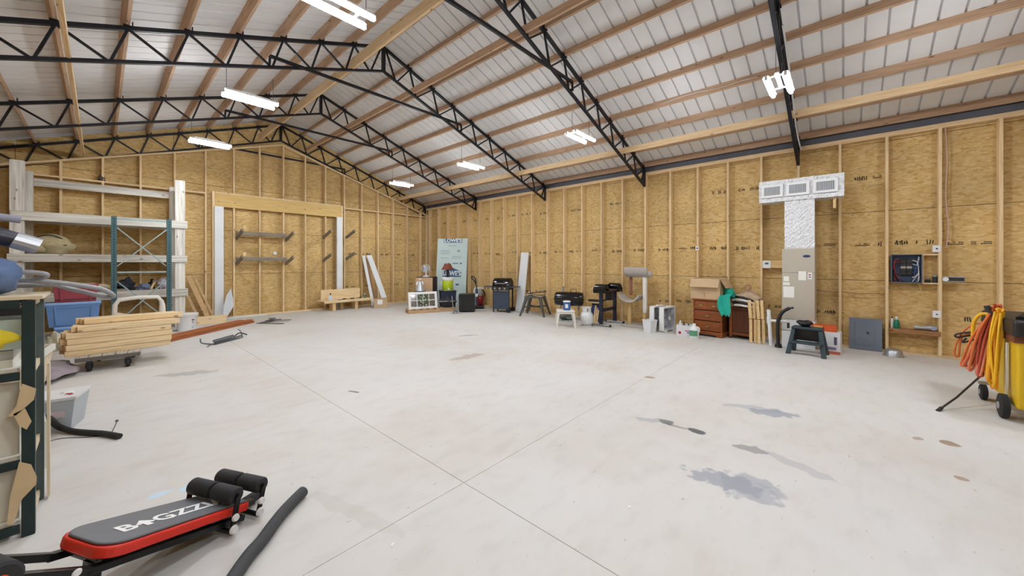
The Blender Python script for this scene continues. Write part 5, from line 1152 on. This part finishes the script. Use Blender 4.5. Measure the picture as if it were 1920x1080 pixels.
# ================================================================== steel rack at the left edge
RKG = mat('rack_dark_green', (26, 48, 50), .45, .2, .4, 14); PLY = mat('raw_plywood', (216, 200, 172), .8, 0, .08, 5); PALE = mat('pale_board', (216, 214, 204), .7, 0, .08, 3)
rx, ry0, ry1, rl = -.27, 3.43, 3.88, -1.42
rk = thing('steel_rack', 'dark green steel rack with plywood shelves at the left edge', 'rack', (0, 0, 0))
for x in (rx, rl):
    for y in (ry0, ry1):
        if x == rx and y == ry0: MB().bx(x-.024, x+.024, y-.028, y+.01, 0, 1.32).build('post', RKG, rk, bevel=.003)
        else: MB().bx(x-.025, x+.025, y-.02, y+.02, 0, 1.32).build('post', mat('rack_grey_green', (86, 98, 96), .5, .2, .3, 14), rk)
for z in (1.30, .90, .41, .05):
    for y in (ry0-.012, ry1+.012): MB().bar((rl, y, z), (rx-.03, y, z), .02, .045).build('beam', RKG, rk)
    MB().bar((rx, ry0+.02, z), (rx, ry1-.02, z), .02, .04).build('side_beam', PLY, rk)
for z, m in ((1.325, PLY), (.925, PALE), (.435, PALE), (.075, PALE)):
    MB().bx(rl-.04, rx+.05 if z > 1 else rx-.032, ry0-.02 if z > 1 else ry0+.0, ry1+.03 if z > 1 else ry1, z, z+.018).build('shelf_board', m, rk)
MB().bx(rl+.03, rx-.035, ry0+.035, ry0+.045, .45, .86).build('backing_sheet', PALE, rk); MB().bx(rl+.03, rx-.035, ry0+.035, ry0+.045, .095, .40).build('backing_sheet', PALE, rk)
MB().bar((rx+.045, ry1-.02, 0.02), (rx+.045, ry1-.02, .88), .012, .06, up=(0, 1, 0)).build('edge_strip', PLY, rk)
TAPE = mat('torn_masking_tape', (206, 184, 148), .85, 0, .12, 12)
def tape(pts, name='torn_tape'):
    P = [Vector((rx+a, ry0-.034, z)) for a, z in pts]; n = len(P); d = Vector((0, -.003, 0))
    MB().add(P+[p+d for p in P], [tuple(range(n)), tuple(range(2*n-1, n-1, -1))]+[(i, (i+1) % n, n+(i+1) % n, n+i) for i in range(n)]).build(name, TAPE, rk)
tape([(-.02, .86), (.028, .82), (.02, .76), (-.04, .69), (-.07, .69), (-.04, .74)]); tape([(-.05, .70), (-.01, .72), (.012, .64), (-.005, .60), (-.03, .63)]); tape([(-.03, .43), (.01, .40), (.03, .32), (.028, .28), (-.02, .22), (-.05, .10), (-.07, .10), (-.06, .25)])
# contents of the rack
ZT = 1.3435
dn = thing('denim_bundle', 'folded blue denim on top of the steel rack, cut by the frame', 'denim', (-.47, 3.60, ZT))
DEN = mat('blue_denim', (98, 120, 160), .9, 0, .5, 14, bump=.2)
mb = MB(); mb.ball((0, 0, .11), (.15, .16, .12), 16, 10, .2, 3); mb.v = [(x, y, max(z, 0)) for x, y, z in mb.v]; mb.build('fold', DEN, dn, smooth=True)
mb = MB(); mb.ball((-.04, 0, .22), (.11, .14, .09), 16, 10, .3, 5); mb.build('fold', mat('pale_denim', (190, 204, 226), .9, 0, .2, 16), dn, smooth=True)
bt_ = thing('leaf_blower', 'black and grey power tool lying over the denim on the rack', 'power tool', (-.47, 3.62, ZT+.30), .12)
MB().tube([(-.28, 0, .09), (-.05, -.02, .075), (.14, -.02, .02), (.20, -.02, -.01)], [.075, .07, .045, .04], 14).build('body', mat('dark_tool_plastic', (30, 30, 46), .4), bt_, smooth=True)
MB().tube([(.13, -.02, .022), (.22, -.02, -.015)], .05, 14).build('nozzle_ring', SILV, bt_)
MB().tube(spline([(-.3, -.02, .145), (-.1, -.03, .165), (.08, -.03, .15), (.155, -.03, .14)]), .022, 10).build('guard', mat('grey_guard', (150, 154, 176), .5), bt_, smooth=True)
GRC = mat('grey_conduit', (150, 150, 154), .5, .1, .2, 30, bump=.2)
Z0 = ZT+.03
for k, (dz, pts) in enumerate([(0, [(-.75, 3.75, .03), (-.42, 3.74, .05), (-.26, 3.72, .045), (-.13, 3.73, .02), (0, 3.76, -.02), (.06, 3.78, -.07), (.02, 3.80, -.075), (-.12, 3.80, -.02), (-.3, 3.80, .045), (-.75, 3.80, .05)]), (1, [(-.7, 3.6, .08), (-.40, 3.62, .10), (-.28, 3.63, .10), (-.22, 3.64, .08), (-.30, 3.70, .05), (-.5, 3.72, .08)]), (2, [(-.75, 3.86, .02), (-.40, 3.86, .012), (-.2, 3.86, .012), (-.1, 3.87, .0), (-.25, 3.90, .02), (-.6, 3.9, .02)])]):
    o = MB().tube(spline([(x, y, Z0+z) for x, y, z in pts], 8), .0145, 8).build('conduit_loop', GRC, None, smooth=True)
    tag(o, ['long grey conduit loop reaching out beyond the rack top', 'short grey conduit loop lying uppermost on the rack', 'low grey conduit loop at the back of the rack top'][k], 'conduit', 'grey conduit loops on the rack')
yt = thing('yellow_tray', 'bright yellow bag in a pale blue tray on the rack shelf', 'tray', (-.50, 3.62, 1.04))
mb = MB(); frustum(mb, .40, .24, .42, .26, 0, .17); mb.build('tray', mat('clear_blue_tray', (206, 226, 228), .3, 0, .05, 4), yt)
mb = MB(); mb.ball((-.06, -.18, .065), (.23, .05, .07), 22, 12, .2, 6); mb.build('yellow_bag', mat('yellow_bag', (226, 206, 24), .5, 0, .15, 10), yt, smooth=True)
for k, (z, h_, m, lab) in enumerate([(.944, .04, PALE, 'lower pale board on the rack shelf under the yellow tray'), (.985, .05, mat('grey_board', (176, 176, 172), .7, 0, .1, 5), 'upper grey board on the rack shelf under the yellow tray')]):
    tag(MB().bx(-1.3, -.33, 3.48+.02*k, 3.84, z, z+h_).build('shelf_plank', m, None), lab, 'board', 'boards on the rack shelf')
wc = thing('shelf_carton', 'white carton and cloth on the steel rack shelf behind the yellow tray', 'carton', (-.62, 3.78, 1.04)); MB().bx(-.1, .18, -.02, .06, 0, .22).build('carton', PAPER, wc); MB().bx(-.1, .18, -.022, -.0205, .15, .2).build('band', mat('grey_print', (110, 112, 122), .8), wc)
for k, (x, y, z, w_, d_, h_, c, lab) in enumerate([(-.62, 3.62, .454, .5, .2, .10, (120, 130, 150), 'grey-blue folder stack on the second rack shelf'), (-.60, 3.62, .556, .46, .2, .06, (196, 196, 204), 'pale folder stack on the second rack shelf, above the grey-blue one'), (-.64, 3.62, .618, .40, .18, .07, (186, 120, 84), 'rust coloured box on the second rack shelf')]):
    t = thing('file_box', lab, 'box', (x, y, z)); MB().bx(-w_/2, w_/2, -d_/2, d_/2, 0, h_*.8).build('base', mat('file_%d' % k, c, .7, 0, .1, 8), t); MB().bx(-w_/2-.004, w_/2+.004, -d_/2-.004, d_/2+.004, h_*.8, h_).build('lid', mat('file_%d' % k, c, .7), t)
# ---- crates and bins on the floor behind the rack
ck = thing('plywood_crate', 'pale edged plywood crate on the floor behind the steel rack', 'crate', (-.72, 6.1, 0), -.1)
mb = MB(); frustum(mb, .60, .5, .72, .56, .25, .62, t=.014); mb.build('crate_body', PLY, ck); MB().bx(-.30, .30, -.25, .25, 0, .25).build('base_block', GREYW, ck)
for a in ((-.37, .37, -.29, -.265), (-.37, .37, .265, .29)): MB().bx(a[0], a[1], a[2], a[3], .60, .66).build('rim', PALE, ck)
MB().bx(.345, .37, -.265, .265, .60, .66).build('rim', PALE, ck); MB().bx(-.37, -.345, -.265, .265, .60, .66).build('rim', PALE, ck)
lump('junk_tarp', 'grey and lilac tarp spread on the floor left of the dolly', 'tarp', (-.58, 7.9, 0), (.32, .45, .10), mat('lilac_grey_tarp', (146, 136, 142), .85, 0, .4, 7), .35, 61)
lump('cream_gloves', 'cream work glove lying against the lower blue tote', 'glove', (-.52, 10.22, 0), (.10, .08, .15), mat('cream_glove', (206, 198, 178), .9, 0, .2, 14), .4, 63)
cbn = thing('clear_bin', 'translucent plastic bin of oddments on the floor behind the rack', 'bin', (-.27, 5.45, 0), -.25)
CLB = mat('translucent_plastic', (196, 204, 212), .3, 0, .1, 6, alpha=.75)
mb = MB(); frustum(mb, .26, .30, .33, .36, 0, .30); mb.build('tub', CLB, cbn, bevel=.01); mb = MB(); frustum(mb, .34, .37, .35, .38, .285, .31, t=.02); mb.build('rim', mat('milky_plastic', (226, 227, 230), .4, 0, .03, 4), cbn)
MB().box((.05, -.172, .16), (.10, .004, .06), R=Matrix.Rotation(.1, 3, 'X')).build('sticker', mat('pink_sticker', (206, 190, 198), .7), cbn)
for k, (x, y, z, r, m, nm, lb) in enumerate([(-.09, 0, .25, .06, BLACK, 'woollen_hat', 'black hat in the translucent bin'), (.04, .02, .28, .07, PAPER, 'crumpled_paper', 'crumpled white paper in the translucent bin'), (.09, -.05, .29, .04, REDI, 'red_ball', 'small red thing in the translucent bin'), (.0, -.08, .25, .05, mat('teal_grey', (104, 132, 146), .6), 'grey_rag', 'blue-grey rag in the translucent bin')]):
    p = Vector((-.27, 5.45, 0))+Matrix.Rotation(-.25, 3, 'Z') @ Vector((x, y, z))
    mb = MB(); mb.ball((0, 0, 0), (r, r*.8, r*.6), 12, 8, .35, k); tag(mb.build(nm, m, None, smooth=True, loc=p), lb, 'oddment', 'oddments in the translucent bin')
MB().bx(-.11, .11, -.12, .12, .012, .19).build('lower_contents', mat('grey_contents', (120, 130, 142), .8, 0, .5, 18), cbn)
gbx = thing('grey_toolbox', 'small grey metal box on the floor between rack and translucent bin', 'toolbox', (-.38, 4.55, 0), .1); MB().bx(-.09, .09, -.12, .12, .35, .55).build('box', mat('grey_metal_box', (150, 152, 162), .5, .3), gbx, bevel=.006); MB().bx(-.10, .10, -.13, .13, 0, .349).build('lower_box', PALE, gbx); MB().tube(arc((-.05, 0, .55), (0, 0, .62), (.05, 0, .55), 6), .006, 6).build('handle', DARK, gbx)
def fpts(L, z): return [fl(x, y, z) for x, y in L]
o = MB().tube(spline([Vector((-.31, 4.62, .34)), fl(92, 785, .20), fl(110, 800, .06)]+fpts([(135, 808), (165, 811), (195, 813), (224, 818)], .024), 6), .024, 10).build('drain_hose', RUBB, None, smooth=True); tag(o, 'thick black hose curling out from behind the steel rack', 'hose')
o = MB().tube(spline([fl(82, 833, .003), fl(100, 825, .003), fl(125, 821, .003), fl(160, 820, .003), fl(190, 817, .003)], 5), .003, 5).build('thin_wire', BLACK, None); tag(o, 'thin dark wire lying along the thick black hose', 'wire')
bs_ = thing('bent_bolt', 'small bent wire with a knob standing by the hose end', 'wire', fl(210, 810)); MB().tube(arc((0, 0, .003), (.02, .02, .04), (.03, -.01, .09), 5), .003, 5).build('wire', DARK, bs_); MB().ball((.03, -.01, .095), .012, 8, 6).build('knob', GREYW, bs_)
HS = [(568, 922), (548, 942), (527, 965), (508, 990), (490, 1015), (468, 1040), (440, 1080), (415, 1120)]
o = MB().tube(spline(fpts(HS, .034), 5), .034, 14).build('rubber_hose', mat('grey_rubber', (62, 63, 66), .75, 0, .25, 25, bump=.2), None, smooth=True); tag(o, 'thick dark grey rubber hose on the floor right of the sit-up bench', 'hose')

# ================================================================== sit-up bench
be = thing('situp_bench', 'red and black sit-up bench with white lettering in the foreground', 'exercise bench', (.232, 2.62, 0), math.radians(25.7))
PADT = mat('dark_vinyl', (96, 98, 104), .5, 0, .1, 14, bump=.05); PADR = mat('red_vinyl', (206, 40, 22), .45, 0, .1, 8); FRM = mat('black_powdercoat', (16, 16, 20), .3, .2, .2, 8); FOAM = mat('black_foam', (38, 38, 42), .75, 0, .15, 30, bump=.1)
tiltp = Matrix.Translation((0, 0, .213)) @ Matrix.Rotation(.303, 4, 'Y')
def pad_poly(w, l, r=.09):
    pts = []
    for a in range(7): t = math.pi/2+a*math.pi/12; pts.append((-l+r+r*math.cos(t), w-r+r*math.sin(t)))
    for a in range(7): t = math.pi+a*math.pi/12; pts.append((-l+r+r*math.cos(t), -w+r+r*math.sin(t)))
    return pts+[(l, -w*.86), (l, w*.86)]
MB().prism(pad_poly(.175, .345), -.045, 0, tiltp).build('pad_side', PADR, be, bevel=.008)
pt_ = MB().prism(pad_poly(.162, .335), .0005, .012, tiltp).build('pad_top', PADT, be, bevel=.008)
WL = mat('white_lettering', (236, 236, 236), .6)
ML = lambda x, y: tiltp @ Matrix.Translation((x, y, .0135))
text_part('B', .115, WL, pt_, ML(-.195, -.035), sx=1.1, bold=.003); text_part('GZZIA', .115, WL, pt_, ML(.095, -.035), sx=1.06, bold=.003)
icon = [(0, .042), (.038, -.004), (.026, -.014), (.013, -.006), (.013, -.04), (-.013, -.04), (-.013, -.006), (-.026, -.014), (-.038, -.004)]
MB().prism(icon, 0, .001, ML(-.122, -.035) @ Matrix.Scale(1.05, 4)).build('leaf_emblem', WL, pt_)
MB().prism([(-.33, -.12), (.33, -.12), (.33, .12), (-.33, .12)], -.055, -.046, tiltp).build('pad_board', BLACK, be)
for s in (-1, 1): MB().bar((.30, s*.13, .035), (-.37, s*.13, .248), .03, .04, up=(0, 1, 0)).build('main_tube', FRM, be, bevel=.004); MB().bar((-.35, s*.13, .24), (-.62, s*.13, .42), .03, .04, up=(0, 1, 0)).build('upper_tube', FRM, be, bevel=.004)
for x0, x1, z1 in ((.195, .235, .208), (.35, .39, .178)):
    for s in (-1, 1): MB().bar((x0, s*.185, .02), (x1, s*.185, z1), .028, .012, up=(0, 1, 0)).build('bracket', FRM, be, bevel=.003)
    for s in (-1, 1):
        MB().lathe([(.018, -.014), (.024, 0), (.018, .006)], (x0+.004, s*.195, .045), 12, 'y').build('bolt_cap', WPL, be); MB().lathe([(.016, -.012), (.02, 0), (.016, .006)], (x0+.014, s*.195, .105), 12, 'y').build('bolt_cap', WPL, be)
    MB().tube([(x0, -.19, .03), (x0, .19, .03)], .014, 8).build('cross_tube', FRM, be)
    MB().tube([(x1, -.195, z1), (x1, .195, z1)], .012, 8).build('roller_axle', FRM, be)
    for a, c in ((-.172, -.01), (.01, .172)): MB().lathe([(.038, a), (.044, a+.008), (.044, c-.008), (.038, c)], (x1, 0, z1), 22, 'y').build('foam_roller', FOAM, be, smooth=True)
MB().tube([(.37, -.02, .04), (.50, -.02, .04)], .03, 12).build('foot_grip', FOAM, be)
MB().bar((.19, -.08, .1), (.40, -.08, .06), .03, .05, up=(0, 1, 0)).build('lower_arm', FRM, be); MB().bar((.19, .08, .1), (.40, .08, .06), .03, .05, up=(0, 1, 0)).build('lower_arm', FRM, be)
for a, c in ((-.20, -.02), (.02, .2)): MB().lathe([(.055, a), (.065, a+.01), (.065, c-.01), (.055, c)], (-.615, 0, .42), 22, 'y').build('foam_roller', FOAM, be, smooth=True)
MB().lathe([(.022, -.006), (.026, 0)], (-.615, -.201, .42), 18, 'y').build('end_cap', mat('orange_cap', (232, 84, 40), .4), be); MB().tube([(-.615, -.2, .42), (-.615, .2, .42)], .014, 8).build('roller_axle', FRM, be)
MB().lathe([(.012, -.006), (.016, 0)], (-.40, -.15, .275), 12, 'y').build('bolt_cap', WPL, be)
MB().bar((-.28, 0, .21), (-.30, 0, .02), .05, .04, up=(0, 1, 0)).build('rear_leg', FRM, be); MB().tube([(-.30, -.14, .022), (-.30, .14, .022)], .02, 10).build('rear_foot', FRM, be); MB().bar((-.28, -.13, .215), (-.28, .13, .215), .03, .03).build('cross_tube', FRM, be)

# ================================================================== yellow cart at the right edge
YEL = mat('yellow_plastic', (216, 176, 16), .45, 0, .08, 4)
yc = thing('yellow_cart', 'yellow wheeled cart with black tray top at the right edge', 'cart', (0, 0, 0))
MB().bx(5.82, 6.78, -2.05, -1.22, .13, .80).build('body', YEL, yc, bevel=.03, seg=3); MB().bx(5.80, 6.80, -2.07, -1.20, .77, .83).build('band', mat('brown_band', (120, 66, 40), .6), yc)
MB().bx(5.72, 6.84, -2.10, -1.18, .832, .99).build('tray', BLACK, yc, bevel=.03, seg=3); MB().bx(5.712, 5.72, -1.85, -1.32, .89, .925).build('tray_stripe', mat('amber_print', (232, 178, 92), .6), yc)
MB().tube(spline([(5.85, -1.26, .98), (6.0, -1.4, 1.07), (6.3, -1.55, 1.10), (6.7, -1.7, 1.0)]), .05, 12).build('tray_bulge', BLACK, yc, smooth=True)
MB().lathe([(.02, -.02), (.025, 0)], (5.80, -1.36, .80), 12, 'x').build('knob', PALE, yc)
for x, y in ((5.97, -1.17), (5.97, -2.1)): w_ = MB().lathe([(.085, -.03), (.115, -.022), (.118, 0), (.115, .022), (.085, .03)], (x, y, .118), 24, 'y').build('wheel', RUBB, yc, smooth=True); MB().lathe([(.035, -.036), (.04, 0), (.035, .036)], (x, y, .118), 16, 'y').build('hub', SILV, w_)
for x, y in ((6.62, -1.16), (6.62, -2.1)): w_ = MB().lathe([(.07, -.025), (.085, -.018), (.085, .018), (.07, .025)], (x, y, .085), 20, 'y').build('caster', RUBB, yc, smooth=True); MB().lathe([(.03, -.03), (.03, .03)], (x, y, .085), 14, 'y').build('hub', SILV, w_); MB().bx(x-.03, x+.03, y-.04, y+.04, .172, .20).build('fork', SILV, w_)
MB().tube([(6.10, -1.17, .93), (6.10, -1.10, 1.05)], .015, 8).build('peg', DARK, yc); MB().tube([(6.10, -1.10, 1.05), (6.10, -1.09, 1.09)], .022, 8).build('peg_end', DARK, yc)
MB().tube([(6.02, -1.205, .74), (6.0, -1.20, .35), (5.99, -1.19, .16)], .012, 6).build('brake_rod', PALE, yc)
R = random.Random(11)
def cord_loops(name, label, cols, n, top, lowx, lowz, r=.010, spread=.03):
    t = thing(name, label, 'cord', (0, 0, 0))
    for k in range(n):
        f = k/(n-1); lx = Vector(lowx[0])*(1-f)+Vector(lowx[1])*f; z = lowz[0]*(1-f)+lowz[1]*f+R.uniform(-.03, .03)
        a = Vector(top)+Vector((R.uniform(-spread, spread), R.uniform(-.02, .03), .02+R.uniform(0, .02))); b_ = Vector((lx.x, lx.y+R.uniform(0, .04), z))
        m1 = a.lerp(b_, .5)+Vector((R.uniform(-.03, .03), R.uniform(-.01, .03), R.uniform(-.02, .05)))
        b2 = b_+Vector((R.uniform(.02, .06), R.uniform(-.05, .03), R.uniform(-.01, .03))); a2 = a+Vector((R.uniform(.01, .04), -.02, -.01)); m2 = a2.lerp(b2, .5)+Vector((R.uniform(.0, .05), R.uniform(-.02, .04), .0))
        MB().tube(spline([a, m1, b_, (b_+b2)/2-Vector((0, 0, .03)), b2, m2, a2, (a+a2)/2+Vector((0, 0, .03))], 6), r, 7).build('loop', cols[k % len(cols)], t, smooth=True)
    return t
ORC = [mat('orange_cord', (212, 110, 52), .5, 0, .12, 20), mat('rust_cord', (176, 72, 46), .5, 0, .15, 20), mat('salmon_cord', (214, 132, 104), .5, 0, .12, 20)]
cord_loops('orange_extension_cord', 'long orange extension cord hung in loops on the yellow cart', ORC, 10, (6.12, -1.155, 1.04), ((6.14, -.97, 0), (6.06, -1.10, 0)), (.47, .38), spread=.02)
cord_loops('yellow_extension_cord', 'yellow extension cord hung in loops on the yellow cart', [mat('yellow_cord', (236, 180, 30), .5, 0, .1, 20), mat('amber_cord', (226, 146, 24), .5, 0, .1, 20)], 7, (6.04, -1.155, 1.0), ((5.98, -1.14, 0), (6.04, -1.11, 0)), (.33, .40), .011, .015)
cl_ = thing('thin_orange_rope', 'thin orange rope and black strap hanging left of the cart cords', 'rope', (0, 0, 0))
A = lambda px, py, x: onx(px, py, x)
MB().tube(spline([A(1850, 606, 6.4), A(1826, 608, 6.42), A(1806, 622, 6.45), A(1793, 645, 6.45), A(1790, 664, 6.45), A(1797, 668, 6.45), A(1800, 645, 6.45), A(1806, 630, 6.45), A(1830, 622, 6.42), A(1855, 612, 6.4)], 6), .009, 6).build('rope', ORC[0], cl_, smooth=True)
MB().tube(spline([A(1856, 620, 6.4), A(1830, 622, 6.42), A(1795, 626, 6.44), A(1793, 632, 6.44), A(1812, 630, 6.44), A(1836, 626, 6.42)], 6), .011, 6).build('strap', mat('brown_black_strap', (58, 48, 48), .8), cl_, smooth=True)
MB().tube(spline([A(1858, 626, 6.4), A(1835, 634, 6.42), A(1806, 642, 6.44), A(1812, 634, 6.44)], 6), .011, 6).build('strap', mat('brown_black_strap', (58, 48, 48), .8), cl_, smooth=True)
MB().tube(spline([A(1824, 632, 6.42), A(1826, 604, 6.42), A(1838, 590, 6.42), A(1852, 590, 6.4), A(1850, 606, 6.4), A(1838, 622, 6.4), A(1830, 640, 6.42)], 6), .016, 8).build('yellow_handle', mat('yellow_cord', (236, 180, 30), .5), cl_, smooth=True)
wn = thing('spray_wand', 'thin dark wand propped from the floor to the yellow cart', 'wand', (0, 0, 0))
a = Vector((5.80, -.73, .012)); c = Vector((6.50, -1.12, .28)); MB().tube([a, a.lerp(c, .4)+Vector((0, 0, -.02)), c], .009, 8).build('tube', DARK, wn); MB().tube([a-(c-a)*.04, a+(c-a)*.05], .016, 8).build('tip', BLACK, wn)
# ---- scraps on the slab
chip = MB().bx(-.012, .012, -.006, .006, 0, .004)
for px, py, lab in ((736, 1022, 'white paper chip on the floor near the joint crossing'), (1180, 951, 'white paper chip on the open floor left of the grey stain')):
    o = chip.build('paper_chip', PAPER, None, loc=fl(px, py)); o.rotation_euler = (0, 0, .6); tag(o, lab, 'scrap', 'paper chips on the floor')
